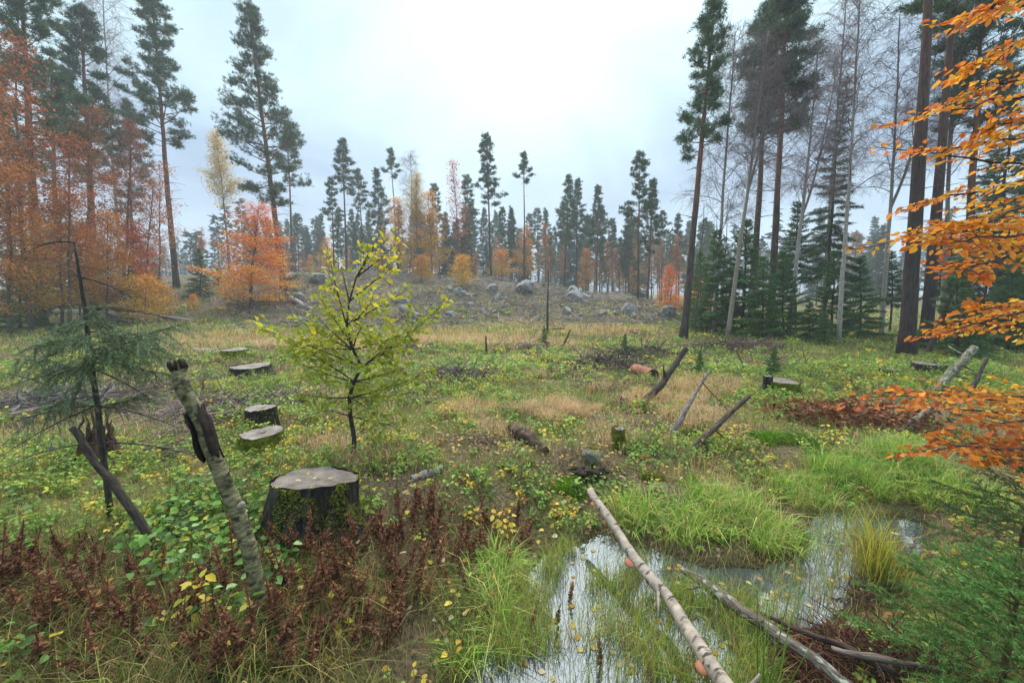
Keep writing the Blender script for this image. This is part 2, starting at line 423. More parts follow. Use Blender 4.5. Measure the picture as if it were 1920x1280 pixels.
# ground: colour zones from the mesh, broken up by noise
m, ns, ls = newmat('forest_floor')
a = attr(ns, 'col'); t = ns.new('ShaderNodeTexCoord')
n = ns.new('ShaderNodeTexNoise'); n.inputs['Scale'].default_value = 5; n.inputs['Detail'].default_value = 10; n.inputs['Roughness'].default_value = .7
ls.new(t.outputs['Object'], n.inputs['Vector'])
n2 = ns.new('ShaderNodeTexNoise'); n2.inputs['Scale'].default_value = 40; n2.inputs['Detail'].default_value = 6
ls.new(t.outputs['Object'], n2.inputs['Vector'])
r = ns.new('ShaderNodeValToRGB')
for e, (pos, c) in zip([r.color_ramp.elements[0], r.color_ramp.elements[1], r.color_ramp.elements.new(.5)], [(.3, (.4, .36, .34)), (.72, (1.6, 1.5, 1.35)), (.5, (1, 1, 1))]):
    e.position = pos; e.color = (*c, 1)
ls.new(n.outputs['Fac'], r.inputs[0])
mx = ns.new('ShaderNodeMix'); mx.data_type = 'RGBA'; mx.blend_type = 'MULTIPLY'; mx.inputs[0].default_value = 1
ls.new(a.outputs['Color'], mx.inputs[6]); ls.new(r.outputs[0], mx.inputs[7])
mr = ns.new('ShaderNodeMapRange'); mr.inputs[1].default_value = .35; mr.inputs[2].default_value = .65; mr.inputs[3].default_value = .55; mr.inputs[4].default_value = 1.4
ls.new(n2.outputs['Fac'], mr.inputs[0])
sv = ns.new('ShaderNodeVectorMath'); sv.operation = 'SCALE'; ls.new(mx.outputs[2], sv.inputs[0]); ls.new(mr.outputs[0], sv.inputs['Scale'])
p = ns.new('ShaderNodeBsdfPrincipled'); p.inputs['Roughness'].default_value = .95; p.inputs['Specular IOR Level'].default_value = .15
ls.new(sv.outputs[0], p.inputs['Base Color'])
b = ns.new('ShaderNodeBump'); b.inputs['Strength'].default_value = 1; b.inputs['Distance'].default_value = .05
ls.new(n2.outputs['Fac'], b.inputs['Height']); ls.new(b.outputs[0], p.inputs['Normal'])
o = ns.new('ShaderNodeOutputMaterial'); ls.new(p.outputs[0], o.inputs[0])
M['ground'] = m
# still bog water with index raised above real water to brighten the sky reflection
m, ns, ls = newmat('bog_water')
t = ns.new('ShaderNodeTexCoord')
n = ns.new('ShaderNodeTexNoise'); n.inputs['Scale'].default_value = 9; n.inputs['Detail'].default_value = 3
ls.new(t.outputs['Object'], n.inputs['Vector'])
b = ns.new('ShaderNodeBump'); b.inputs['Strength'].default_value = .06; b.inputs['Distance'].default_value = .01
ls.new(n.outputs['Fac'], b.inputs['Height'])
d = ns.new('ShaderNodeBsdfDiffuse'); d.inputs[0].default_value = (*S(62, 66, 70), 1)
g = ns.new('ShaderNodeBsdfGlossy'); g.inputs['Roughness'].default_value = .03; g.inputs[0].default_value = (.80, .90, 1, 1)
ls.new(b.outputs[0], g.inputs['Normal'])
fr = ns.new('ShaderNodeFresnel'); fr.inputs[0].default_value = 2.05
mx = ns.new('ShaderNodeMixShader'); ls.new(fr.outputs[0], mx.inputs[0]); ls.new(d.outputs[0], mx.inputs[1]); ls.new(g.outputs[0], mx.inputs[2])
o = ns.new('ShaderNodeOutputMaterial'); ls.new(mx.outputs[0], o.inputs[0])
M['water'] = m

# ------------------------------------------------------------------ zones of the ground (world XY)
def blob(pts):
    """soft mask from pixel-seen patches: (px, py, radius_x_m, radius_y_m)"""
    P = [(gp(a, b_), rx, ry) for a, b_, rx, ry in pts]
    def f(x, y):
        v = np.zeros(np.shape(x))
        for q, rx, ry in P:
            dd = ((x-q[0])/rx)**2+((y-q[1])/ry)**2
            v = np.maximum(v, np.exp(-dd*1.2))
        return v
    return f
z_tan = blob([(1045,765,.42,.36),(830,635,2.0,1.8),(960,640,2.2,1.2),(1120,625,3,1),(1240,750,.6,.3),(1310,725,.7,.5),(790,640,1.5,1.5),(430,640,3,1.6),(1330,900,.5,.2),(880,770,.4,.4)])
z_herb = blob([(480,730,1.0,.7),(530,790,.6,.5),(940,690,1.0,.8),(860,730,.6,.5),(1060,680,.8,.5),(1520,710,1.8,1.2),(1450,760,.8,.6),(1650,720,1.6,1),(700,860,.5,.3),
               (330,860,.7,.4),(420,830,.5,.4),(250,1000,.5,.3),(80,1000,.5,.3),(130,900,.6,.4),(420,950,.4,.3),(640,770,.5,.5),(1330,850,.5,.4),(1230,850,.4,.3),(1700,700,2,1),(720,720,.8,.6),(560,720,.8,.6),(80,700,1,1),(1390,900,.4,.3),(1150,960,.3,.15),(1010,930,.25,.15),(1060,985,.2,.1),(900,905,.3,.15),(1190,955,.3,.12),(1270,880,.35,.2),(1120,930,.2,.1),(960,880,.25,.15),(780,870,.25,.15)])
z_stalk = blob([(60,1180,.35,.25),(180,1130,.3,.25),(120,1060,.3,.2),(330,1180,.3,.2),(560,1050,.28,.22),(640,1030,.3,.25),(720,1010,.3,.25),(800,1000,.3,.25),(850,1030,.3,.22),(740,1090,.3,.2),(640,1110,.28,.2),
                (960,1000,.22,.2),(430,1120,.3,.2),(560,1170,.3,.2),(250,1180,.35,.25),(400,1230,.35,.2),(130,1220,.35,.2),(680,1160,.3,.2),(500,1240,.3,.15),(20,1120,.3,.2),(820,950,.3,.2),(250,1250,.3,.1)])
z_long = blob([(1300,990,.42,.22),(1420,990,.35,.2),(1200,980,.25,.2),(1360,950,.4,.25),(1600,900,.6,.3),(1700,870,.7,.4),(1500,930,.4,.25),(940,1090,.2,.25),(960,1180,.18,.2),(900,1240,.25,.15),(1780,930,.4,.3),(1460,1030,.2,.1)])

# ------------------------------------------------------------------ ground and water
nr, na = 300, 420
rr = np.geomspace(0.35, 250, nr); aa = np.linspace(0, 2*math.pi, na, endpoint=False)
X = rr[:, None]*np.sin(aa)[None]; Y = 0.6+rr[:, None]*np.cos(aa)[None]
Z = ground(X, Y)
f1 = fbm(X*.8, Y*.8, 2); f2 = fbm(X*.25, Y*.25, 4)
ca = S(108, 92, 76); cb = S(106, 112, 60); cc = S(150, 132, 98); cd = S(124, 110, 106); ce = S(40, 34, 28)
def mixc(a_, b_, k): return a_*(1-k[..., None])+b_*k[..., None]
col = mixc(np.broadcast_to(ca, X.shape+(3,)), np.broadcast_to(cb, X.shape+(3,)), sstep(.4, .62, f1))
col = mixc(col, np.broadcast_to(cc, X.shape+(3,)), np.clip(z_tan(X, Y)+.35*sstep(.55, .7, f2), 0, 1)*.8)
col = mixc(col, np.broadcast_to(cd, X.shape+(3,)), sstep(18, 27, Y+6*(f2-.5))*sstep(24, 14, X)*(.3+.8*f1))
col = mixc(col, np.broadcast_to(ce, X.shape+(3,)), sstep(.25, -.05, pond_sd(X, Y))*.8+.25*z_stalk(X, Y)*(pond_sd(X, Y) > .25))
gm = MB()
V = np.stack([X, Y, Z], -1).reshape(-1, 3)
i = np.arange(nr-1)[:, None]*na; j = np.arange(na)[None]; j2 = (j+1) % na
q = np.stack([i+j, i+na+j, i+na+j2, i+j2], -1).reshape(-1, 4)
gm.add(np.concatenate([V, [[0, .6, g1(0, .6)]]]), q=q, t=np.stack([np.full(na, nr*na), np.arange(na), (np.arange(na)+1) % na], -1), col=np.concatenate([col.reshape(-1, 3), [ca]]))
tag(link('ground', gm.mesh('ground', M['ground'], True)), kind='structure')
wm = MB()
wx, wy = np.meshgrid(np.linspace(-1.2, 4.2, 28), np.linspace(.55, 4.0, 18))
wv = np.stack([wx, wy, np.full(wx.shape, WATER)], -1).reshape(-1, 3)
i = (np.arange(17)[:, None]*28); j = np.arange(27)[None]
q = np.stack([i+j, i+j+1, i+29+j, i+28+j], -1).reshape(-1, 4)
cen = wv[q].mean(1); q = q[pond_sd(cen[:, 0], cen[:, 1]) < .38]
wm.add(wv, q=q)
tag(link('water', wm.mesh('water', M['water'], True)), kind='structure')

# ------------------------------------------------------------------ tree makers (each returns trunk mesh, crown mesh, height)
def curve(p, d, L, n, rng, bend=(0, 0, 0), wob=.06):
    P = [np.array(p, float)]; d = np.array(d, float); st = L/(n-1)
    for _ in range(n-1):
        d = d+np.array(bend)*st+rng.randn(3)*wob; d /= np.linalg.norm(d)
        P.append(P[-1]+d*st)
    return np.array(P)
def samp(P, s):
    x = s*(len(P)-1); i_ = min(int(x), len(P)-2); f_ = x-i_
    return P[i_]*(1-f_)+P[i_+1]*f_, unit(P[i_+1]-P[i_])

def make_pine(seed, H, cb, cr, nb=60, r0=.19, tuft=.21, sub=9, stubs=14, bark_lo=S(82, 70, 66), bark_hi=S(138, 90, 68), sway=.012, top_tight=.7, green=None):
    rng = np.random.RandomState(seed); t_ = MB(); c_ = MB()
    n = 18; zs = np.linspace(0, 1, n)
    P = np.stack([np.cumsum(rng.randn(n)*sway*H/18), np.cumsum(rng.randn(n)*sway*H/18), zs*H], -1); P[:, :2] -= P[0, :2]
    P[0, 2] = -.35
    rad = r0*(1-.9*zs**1.15)+.012; rad[0] *= 1.35
    k = sstep(.3, .62, zs)[:, None]
    t_.tube(P, rad, 10, bark_lo*(1-k)+bark_hi*k, rough=.03, rng=rng)
    def trunk_at(t): return samp(P, t)[0]
    for _ in range(stubs):
        t = rng.uniform(.18, cb+.05); a_ = rng.rand()*6.28
        d = np.array([math.cos(a_), math.sin(a_), rng.uniform(-.1, .35)])
        q_ = curve(trunk_at(t), d, rng.uniform(.25, 1.0)*cr*.6, 4, rng, (0, 0, -.08))
        t_.tube(q_, np.linspace(.022, .006, 4), 4, S(110, 96, 88), cap=False)
    cen, axs = [], []
    az = rng.rand()*6
    for b_ in range(nb):
        u = (b_+rng.rand())/nb; u = u**.9
        t = cb+(1-cb)*u*.985
        az += 2.4+rng.randn()*.5
        prof = (1-u)**top_tight*(.72+.28*math.sin(u*9+seed))+.10
        prof *= min(1, .55+u*3)
        L = cr*prof*rng.uniform(.65, 1.2)
        el = R(rng.uniform(-12, 18)+u*42)
        d = np.array([math.cos(az)*math.cos(el), math.sin(az)*math.cos(el), math.sin(el)])
        Q = curve(trunk_at(t), d, L, 6, rng, (0, 0, .10 if u < .5 else .04), .09)
        t_.tube(Q, np.linspace(.012+.014*L, .006, 6), 4, bark_hi*.85, cap=False)
        ns_ = max(4, int(sub*(.45+.4*L/ max(cr, .1)+.25*L)))
        for _ in range(ns_):
            s_ = rng.uniform(.28, 1.0)**.75
            p_, td = samp(Q, s_)
            sd_ = rng.randn(3); sd_[2] = abs(sd_[2])*.5+.1
            dd = unit(td*.9+unit(sd_)*1.0)
            l2 = rng.uniform(.2, .62)*(.5+.38*L)*(1.2-s_*.5)
            e_ = p_+dd*l2
            t_.sticks([p_], [e_], .009, .004, bark_hi*.6)
            for f_ in (1.0, .82, .6, .38, .75):
                cen.append(p_+dd*l2*f_+rng.randn(3)*np.array([.10, .10, .06])*(.6+.25*cr)); axs.append(unit(dd+rng.randn(3)*.3+np.array([0, 0, .3])))
    cen = np.array(cen); axs = np.array(axs); m_ = 12
    cc_ = np.repeat(cen, m_, 0); d = unit(np.repeat(axs, m_, 0)*.75+rng.randn(len(cc_), 3)*.75)
    L = rng.uniform(.65, 1.2, len(cc_))*tuft
    base = np.array(green if green is not None else S(76, 98, 70))
    cl_ = np.repeat(base*rng.uniform(.6, 1.45, (len(cen), 1))+np.outer(rng.rand(len(cen))*.012, [1, .9, 0]), m_, 0)
    c_.needles(cc_+rng.randn(len(cc_), 3)*.035, d, L, tuft*.13, cl_, rng)
    return t_.mesh('pine_trunk', M['bark_pine'], True), c_.mesh('pine_crown', M['pine_needle']), H

def make_spruce(seed, H, r, cb=.05, droop=.25, gap=1.0, blade=.2, col=S(48, 68, 46), r0=None, dens=1.0, wide=.1):
    rng = np.random.RandomState(seed); t_ = MB(); c_ = MB()
    n = 12; zs = np.linspace(0, 1, n); r0 = r0 or .011*H+.012
    P = np.stack([np.cumsum(rng.randn(n)*.004*H), np.cumsum(rng.randn(n)*.004*H), zs*H], -1); P[:, :2] -= P[0, :2]; P[0, 2] = -.2
    t_.tube(P, r0*(1-.93*zs)+.004, 8, S(84, 74, 66), rough=.03, rng=rng)
    nb = int((26+H*9)/gap); az = 0
    C_, D_ = [], []
    for b_ in range(nb):
        u = (b_+rng.rand())/nb; t = cb+(1-cb)*u*.98; az += 2.4+rng.randn()*.4
        L = r*((1-u)**.85*rng.uniform(.65, 1.15)+.05); el = R(-8+u*50+rng.randn()*7)
        d = np.array([math.cos(az)*math.cos(el), math.sin(az)*math.cos(el), math.sin(el)])
        Q = curve(samp(P, t)[0], d, L, 6, rng, (0, 0, -droop/ max(L, .3)*(1-u)), .05)
        t_.tube(Q, np.linspace(.004+.006*L, .003, 6), 3, S(78, 66, 58), cap=False)
        m_ = max(5, int(L/ (blade*.30)*dens))
        for s_ in np.linspace(.15, 1, m_):
            p_, td = samp(Q, s_)
            side = unit(np.cross(td, [0, 0, 1.0]))
            l2 = (L*.42*(1-s_)+blade*.6)*rng.uniform(.5, 1.1)
            for sg in (-1, 1):
                dd = unit(td*.8+side*sg*.9+np.array([0, 0, -.15-.35*droop]))
                for f_ in np.arange(0, 1.01, blade*.5/ max(l2, .05)):
                    C_.append(p_+dd*l2*f_); D_.append(dd)
    C_ = np.array(C_); D_ = np.array(D_); k = 4
    cc_ = np.repeat(C_, k, 0); d = unit(np.repeat(D_, k, 0)*.9+rng.randn(len(cc_), 3)*.5)
    cl_ = np.repeat(col*rng.uniform(.6, 1.5, (len(C_), 1)), k, 0)
    c_.needles(cc_+rng.randn(len(cc_), 3)*blade*.08, d, rng.uniform(.5, 1.1, len(cc_))*blade, blade*wide*1.6, cl_, rng)
    return t_.mesh('spruce_trunk', M['bark_pine'], True), c_.mesh('spruce_crown', M['spruce_needle']), H

def make_birch(seed, H, cb=.35, spread=1.6, r0=.09, nb=34, fork=None, white=S(176, 168, 162), twigc=S(134, 118, 124), dens=2.0, twl=.7):
    rng = np.random.RandomState(seed); t_ = MB(); c_ = MB()
    n = 16; zs = np.linspace(0, 1, n)
    P = np.stack([np.cumsum(rng.randn(n)*.012*H/10), np.cumsum(rng.randn(n)*.012*H/10), zs*H], -1); P[:, :2] -= P[0, :2]; P[0, 2] = -.25
    k = sstep(.5, .9, zs)[:, None]
    t_.tube(P, r0*(1-.9*zs)+.006, 8, white*(1-k)+twigc*k)
    stems = [(P, 1.0, cb)]
    if fork:
        p_, td = samp(P, fork)
        Q = curve(p_, unit(td+np.array([.33, .1, 0])), H*(1-fork)*.95, 12, rng, (-.02, 0, .05), .03)
        t_.tube(Q, np.linspace(r0*.62, .006, 12), 7, twigc*.6+white*.4, cap=False)
        stems.append((Q, .9, .12))
    p0, p1, ra, rb = [], [], [], []
    for St, sca, c0 in stems:
        az = rng.rand()*6
        for b_ in range(int(nb*sca)):
            u = (b_+rng.rand())/(nb*sca); t = c0+(1-c0)*u*.98; az += 2.4+rng.randn()*.5
            L = spread*((1-u)**.6*rng.uniform(.6, 1.2)+.18); el = R(rng.uniform(35, 65))
            d = np.array([math.cos(az)*math.cos(el), math.sin(az)*math.cos(el), math.sin(el)])
            Q = curve(samp(St, t)[0], d, L, 7, rng, (0, 0, -.25), .10)
            t_.tube(Q, np.linspace(.004+.009*L, .004, 7), 3, twigc*.8, cap=False)
            for _ in range(int(9*dens+4*L)):
                p_, td = samp(Q, rng.uniform(.2, 1)); sd_ = unit(rng.randn(3))
                T_ = curve(p_, unit(td*.6+sd_*.8), rng.uniform(.4, 1)*twl, 4, rng, (0, 0, -.9), .15)
                p0 += list(T_[:-1]); p1 += list(T_[1:]); ra += [.005, .004, .003]; rb += [.004, .003, .002]
                for _ in range(4):
                    q_, td2 = samp(T_, rng.uniform(.2, 1)); T2 = curve(q_, unit(td2+unit(rng.randn(3))*.9), rng.uniform(.3, 1)*twl*.6, 3, rng, (0, 0, -1.2), .2)
                    p0 += list(T2[:-1]); p1 += list(T2[1:]); ra += [.0035, .003]; rb += [.003, .002]
    c_.sticks(p0, p1, ra, rb, twigc*np.random.RandomState(seed).uniform(.7, 1.3, (len(p0), 1)), 3)
    return t_.mesh('birch_trunk', M['bark_birch'], True), c_.mesh('birch_twigs', M['twig']), H

def spray(rng, Q, w, sp, leafL, out, wood, up=(0, 0, 1), start=.15, wr=.004, wc=S(60, 48, 42), sub=True, tilt=.25):
    """flat beech spray along path Q: alternate side twigs with alternate leaves. out gets (c, d, n, L)"""
    up = unit(np.array(up, float)+rng.randn(3)*tilt*.4)
    Lq = np.linalg.norm(np.diff(Q, axis=0), axis=1).sum(); m_ = max(4, int(Lq*(1-start)/sp)); sg = 1
    for s_ in np.linspace(start, 1, m_):
        p_, td = samp(Q, min(s_, .999)); side = unit(np.cross(td, up)); sg = -sg
        l2 = w*min(1, (1-s_)**.6*1.1+.18)*rng.uniform(.55, 1.1)
        d = unit(td*.85+side*sg*.9+up*rng.uniform(-.2, .25))
        T_ = curve(p_, d, l2, 4, rng, (0, 0, -.3), .06)
        wood[0] += list(T_[:-1]); wood[1] += list(T_[1:]); wood[2] += [wr*.6]*3
        k = max(2, int(l2/(leafL*.55))); s2 = 1
        for f_ in np.linspace(.15, 1, k):
            q_, td2 = samp(T_, min(f_, .999)); s2 = -s2
            sd2 = unit(np.cross(td2, up))
            out.append((q_, unit(td2*.7+sd2*s2*(.75 if f_ < .98 else .05)+np.array([0, 0, -.18])+rng.randn(3)*.12), unit(up+rng.randn(3)*tilt), leafL*rng.uniform(.6, 1.15)))
def make_beech(seed, H, r, cb=.12, nb=38, pal=None, leaf=.085, sp=.16, r0=.06, w=.5, sparse=1.0, up_el=(5, 35), barkc=S(96, 86, 82), shape=.7):
    rng = np.random.RandomState(seed); t_ = MB(); c_ = MB(); n = 14; zs = np.linspace(0, 1, n)
    P = np.stack([np.cumsum(rng.randn(n)*.014*H/6), np.cumsum(rng.randn(n)*.014*H/6), zs*H*.97], -1); P[:, :2] -= P[0, :2]; P[0, 2] = -.2
    t_.tube(P, r0*(1-.92*zs)+.005, 8, barkc)
    out = []; wood = [[], [], []]; az = 0
    for b_ in range(nb):
        u = (b_+rng.rand())/nb; t = cb+(1-cb)*u; az += 2.4+rng.randn()*.5
        L = r*((1-u)**shape*rng.uniform(.6, 1.15)+.12)*min(1, .6+u*2.5); el = R(rng.uniform(*up_el)+u*30)
        d = np.array([math.cos(az)*math.cos(el), math.sin(az)*math.cos(el), math.sin(el)])
        Q = curve(samp(P, min(t, .99))[0], d, L, 7, rng, (0, 0, -.10), .08)
        t_.tube(Q, np.linspace(.005+.007*L, .003, 7), 4, barkc*.8, cap=False)
        spray(rng, Q, w*(.4+.6*L/r), sp, leaf, out, wood, start=.22)
    keep = rng.rand(len(out)) < sparse
    out = [o_ for o_, k in zip(out, keep) if k]
    t_.sticks(wood[0], wood[1], .004, .003, barkc*.7)
    c = np.array([o_[0] for o_ in out]); d = np.array([o_[1] for o_ in out]); nn = np.array([o_[2] for o_ in out]); L = np.array([o_[3] for o_ in out])
    pal = np.array(pal); hgt = c[:, 2]/H
    idx = np.clip((hgt*.8+rng.randn(len(c))*.3)*len(pal), 0, len(pal)-1).astype(int)
    rep = 7; n_ = len(c)*rep
    c = np.repeat(c, rep, 0)+rng.randn(n_, 3)*np.array([.2, .2, .10])*(leaf/.11); d = np.repeat(d, rep, 0)+rng.randn(n_, 3)*.5
    nn = np.repeat(nn, rep, 0)+rng.randn(n_, 3)*.3; L = np.repeat(L, rep)*rng.uniform(.6, 1.1, n_); idx = np.repeat(idx, rep)
    c_.leaves(c, d, unit(nn), L, L*.68, pal[idx]*rng.uniform(.65, 1.35, (n_, 1)))
    return t_.mesh('beech_trunk', M['bark_dark'], True), c_.mesh('beech_crown', M['autumn']), H

ORANGE = [S(208, 150, 48), S(212, 136, 42), S(208, 114, 42), S(202, 100, 44), S(190, 86, 46)]
OCHRE = [S(176, 146, 50), S(192, 150, 48), S(200, 144, 44), S(196, 126, 44)]
BROWN = [S(176, 118, 52), S(174, 106, 50), S(162, 90, 50), S(140, 82, 56)]
OLIVE = [S(150, 138, 54), S(176, 150, 54), S(184, 148, 52)]

pine = {}
pine['T4'] = make_pine(11, 20, .30, 3.7, 84, .21, .22, 11, 6)
pine['T3'] = make_pine(12, 22, .50, 3.0, 72, .22, .24, 11, 18)
pine['T2'] = make_pine(13, 20, .45, 3.3, 66, .24, .26, 11, 10, bark_lo=S(86, 66, 60))
pine['P1'] = make_pine(14, 14, .56, 1.25, 56, .16, .19, 8, 26, sway=.01)
pine['P2'] = make_pine(15, 14, .60, 1.9, 66, .15, .19, 10, 22)
pine['P3'] = make_pine(24, 24, .70, 2.2, 50, .30, .26, 9, 30, bark_lo=S(66, 54, 54), bark_hi=S(92, 68, 62), sway=.006)
pine['E'] = make_pine(16, 16, .62, 2.1, 46, .13, .24, 8, 16)
pine['F'] = make_pine(17, 16, .40, 2.3, 66, .13, .25, 8, 10)
pine['G'] = make_pine(18, 17, .78, 1.6, 26, .13, .24, 8, 16)
pine['K'] = make_pine(19, 16, .52, 1.9, 54, .13, .24, 8, 14, top_tight=.55)
pine['N'] = make_pine(20, 15, .25, 2.1, 70, .12, .25, 8, 8, top_tight=.9)
spruce = {}
spruce['tall'] = make_spruce(31, 13, 1.45, .25, .5, 1.8, .22, S(64, 84, 60), r0=.10, wide=.075)
spruce['young'] = make_spruce(32, 4.2, 1.25, .03, .2, 1.0, .15, S(84, 116, 62))
spruce['young2'] = make_spruce(33, 3.6, 1.2, .02, .2, 1.0, .15, S(78, 108, 60))
spruce['thin'] = make_spruce(34, 6, 1.1, .35, .25, 1.3, .17, S(66, 94, 56))
spruce['far'] = make_spruce(35, 13, 2.1, .10, .4, 1.6, .36, S(60, 80, 62), r0=.1)
birch = {}
birch['a'] = make_birch(41, 13, .40, 1.7, .085, 36, None)
birch['b'] = make_birch(42, 14, .45, 1.7, .10, 34, .42)
birch['c'] = make_birch(43, 10, .35, 1.3, .07, 34, None, twl=.8)
birch['d'] = make_birch(44, 14, .5, 1.6, .11, 30, .5, white=S(150, 140, 128))
birch['e'] = make_birch(45, 9, .3, 1.3, .05, 30, None, white=S(140, 130, 130))
beech = {}
beech['fire'] = make_beech(51, 6.5, 2.3, .06, 60, ORANGE, .11, .15, .07, .7)
beech['tall'] = make_beech(52, 11, 2.4, .22, 58, BROWN, .12, .2, .09, .7, .8, (10, 45))
beech['ochre'] = make_beech(53, 7, 2.2, .1, 50, OCHRE, .12, .18, .07, .7, .85, (10, 45))
beech['thin'] = make_beech(54, 9, 1.6, .35, 34, BROWN, .13, .2, .06, .55, .6, (25, 60))
beech['bush'] = make_beech(55, 2.4, 1.3, .05, 30, OCHRE, .10, .14, .03, .5)
beech['olive'] = make_beech(56, 14, 2.6, .5, 60, OLIVE, .15, .22, .08, .8, .9, (25, 65))
beech['red'] = make_beech(57, 10, 1.7, .35, 40, [S(170, 96, 52), S(176, 90, 50), S(164, 84, 56)], .14, .22, .06, .6, .55, (40, 70))
KIND = {'pine_tree': pine, 'spruce_tree': spruce, 'birch_tree': birch, 'beech_tree': beech}
_rng = random.Random(5)
def tree(kind, var, bpx, bpy_, tpx, tpy, label, group=None, depth=None, wide=1.0, yaw=None):
    """stand a tree on the ground where its foot is seen and reach to where its tip is seen"""
    tm, cm, H = KIND[kind][var]
    B = onground(bpx, depth) if depth else gp(bpx, bpy_)
    T = at(tpx, tpy, B[1])
    ax = T-B; h = np.linalg.norm(ax); s_ = h/H
    root = thing(kind, label, 'tree', tuple(B), group)
    qn = Vector((0, 0, 1)).rotation_difference(Vector(ax)) @ Quaternion((0, 0, 1), _rng.random()*6.28 if yaw is None else yaw)
    root.rotation_mode = 'QUATERNION'; root.rotation_quaternion = qn
    root.scale = (s_*wide, s_*wide, s_)
    link('trunk', tm, root); link('twigs' if kind == 'birch_tree' else 'crown', cm, root)
    return root
def tree_xy(kind, var, x, y, h, label, group=None, wide=1.0, rng=_rng):
    tm, cm, H = KIND[kind][var]; s_ = h/H
    root = thing(kind, label, 'tree', (x, y, g1(x, y)), group)
    root.rotation_euler = (rng.gauss(0, .015), rng.gauss(0, .015), rng.random()*6.28); root.scale = (s_*wide, s_*wide, s_)
    link('trunk', tm, root); link('twigs' if kind == 'birch_tree' else 'crown', cm, root)
    return root
# --- left edge
tree('pine_tree', 'T2', 78, 590, 40, -90, 'tall dark trunk pine rising at the far left edge of the clearing', depth=21)
tree('pine_tree', 'T2', 180, 575, 150, 18, 'broad dark crowned pine behind the red brown beeches at left', depth=27, yaw=2)
tree('pine_tree', 'T3', 332, 580, 283, -12, 'tall straight pine with bare lower trunk at the left of the clearing', depth=30, yaw=1)
tree('pine_tree', 'T4', 533, 592, 468, 14, 'tall red trunk pine with a deep open crown beside the orange beech', depth=29, yaw=0)
tree('beech_tree', 'olive', 432, 520, 405, 247, 'olive yellow leaved tree with two bare stems behind the tall left pines', depth=42)
tree('pine_tree', 'E', 548, 520, 538, 238, 'slim pine peeping out right behind the red trunk pine', depth=46)
tree('birch_tree', 'a', 225, 570, 195, -30, 'bare pale twigged birch rising behind the left pines', depth=40)
tree('beech_tree', 'fire', 470, 602, 482, 382, 'bright orange beech glowing at the foot of the red trunk pine', depth=25, wide=1.4)
tree('beech_tree', 'tall', 165, 580, 172, 195, 'red brown beech in front of the broad dark crowned pine', depth=22)
tree('beech_tree', 'tall', 60, 580, 20, 60, 'brown leaved beech wrapped round the dark trunk at the left edge', depth=18)
tree('beech_tree', 'tall', 225, 575, 250, 225, 'rusty leaved beech leaning between the broad pine and the straight pine', depth=24)
tree('beech_tree', 'ochre', 20, 590, 10, 320, 'ochre yellow beech at the far left edge above the pale log', depth=17)
tree('beech_tree', 'ochre', 118, 590, 110, 360, 'golden brown beech in the thicket behind the dead spruce', depth=20)
tree('beech_tree', 'thin', 268, 575, 290, 330, 'thin forked beech with few orange leaves left of the straight pine', depth=24)
tree('beech_tree', 'red', 372, 560, 380, 425, 'small pinkish beech fading away right of the straight pine', depth=40)
tree('beech_tree', 'bush', 305, 595, 305, 535, 'low golden beech bush left of the straight pine foot', depth=24)
tree('beech_tree', 'bush', 362, 600, 362, 552, 'low orange beech bush right of the straight pine foot', depth=25)
tree('spruce_tree', 'young', 290, 590, 290, 490, 'small green spruce left behind the straight pine foot', depth=27)
tree('spruce_tree', 'young2', 375, 592, 372, 465, 'green young spruce right behind the straight pine foot', depth=29)
tree('spruce_tree', 'young', 245, 590, 242, 505, 'dark young spruce behind the pale fallen log at left', depth=22)
tree('spruce_tree', 'thin', 150, 590, 150, 470, 'dark green spruce hidden in the beech thicket at left', depth=23)
for v_, a_, t_, y_, l_ in [('ochre', 70, 400, 24, 'golden beech in front of the dark trunk at the left edge'), ('tall', -20, 150, 16, 'brown beech cut by the left edge of the picture'), ('tall', 130, 250, 19, 'russet beech between the dark trunk and the broad pine'),
        ('ochre', 200, 400, 21, 'amber beech under the broad dark crowned pine'), ('fire', 240, 420, 23, 'orange beech filling the gap left of the straight pine'), ('ochre', 160, 430, 26, 'low ochre beech just behind the dead spruce tip'), ('bush', 270, 520, 21, 'small rusty beech bush under the thin forked beech'),
        ('thin', 300, 300, 27, 'sparse coppery beech right behind the thin forked beech'), ('bush', 420, 540, 27, 'orange bush at the left of the bright orange beech'), ('bush', 545, 560, 27, 'ochre bush right of the red trunk pine foot')]:
    tree('beech_tree', v_, a_, 590, a_+4, t_, l_, depth=y_)
for a_, t_, y_, l_ in [(40, 480, 19, 'dark spruce low in the thicket at the left edge'), (190, 480, 27, 'dark green spruce under the amber beech'), (95, 470, 26, 'dark spruce in front of the golden beech at left'), (260, 490, 28, 'dark spruce in front of the orange beech at left'), (330, 520, 31, 'small spruce right at the straight pine trunk'), (410, 500, 33, 'green spruce left behind the bright orange beech')]:
    tree('spruce_tree', 'young2', a_, 590, a_, t_, l_, depth=y_, wide=1.3)
for k, (a_, b_, y_) in enumerate([(20, 200, 30), (110, 120, 34), (250, 190, 38), (-30, 100, 26)]):
    tree('pine_tree', ('F', 'T2')[k % 2], a_, 575, a_-12, b_, 'pine half hidden in the brown thicket at the left edge', 'pines hidden in the left thicket', depth=y_)
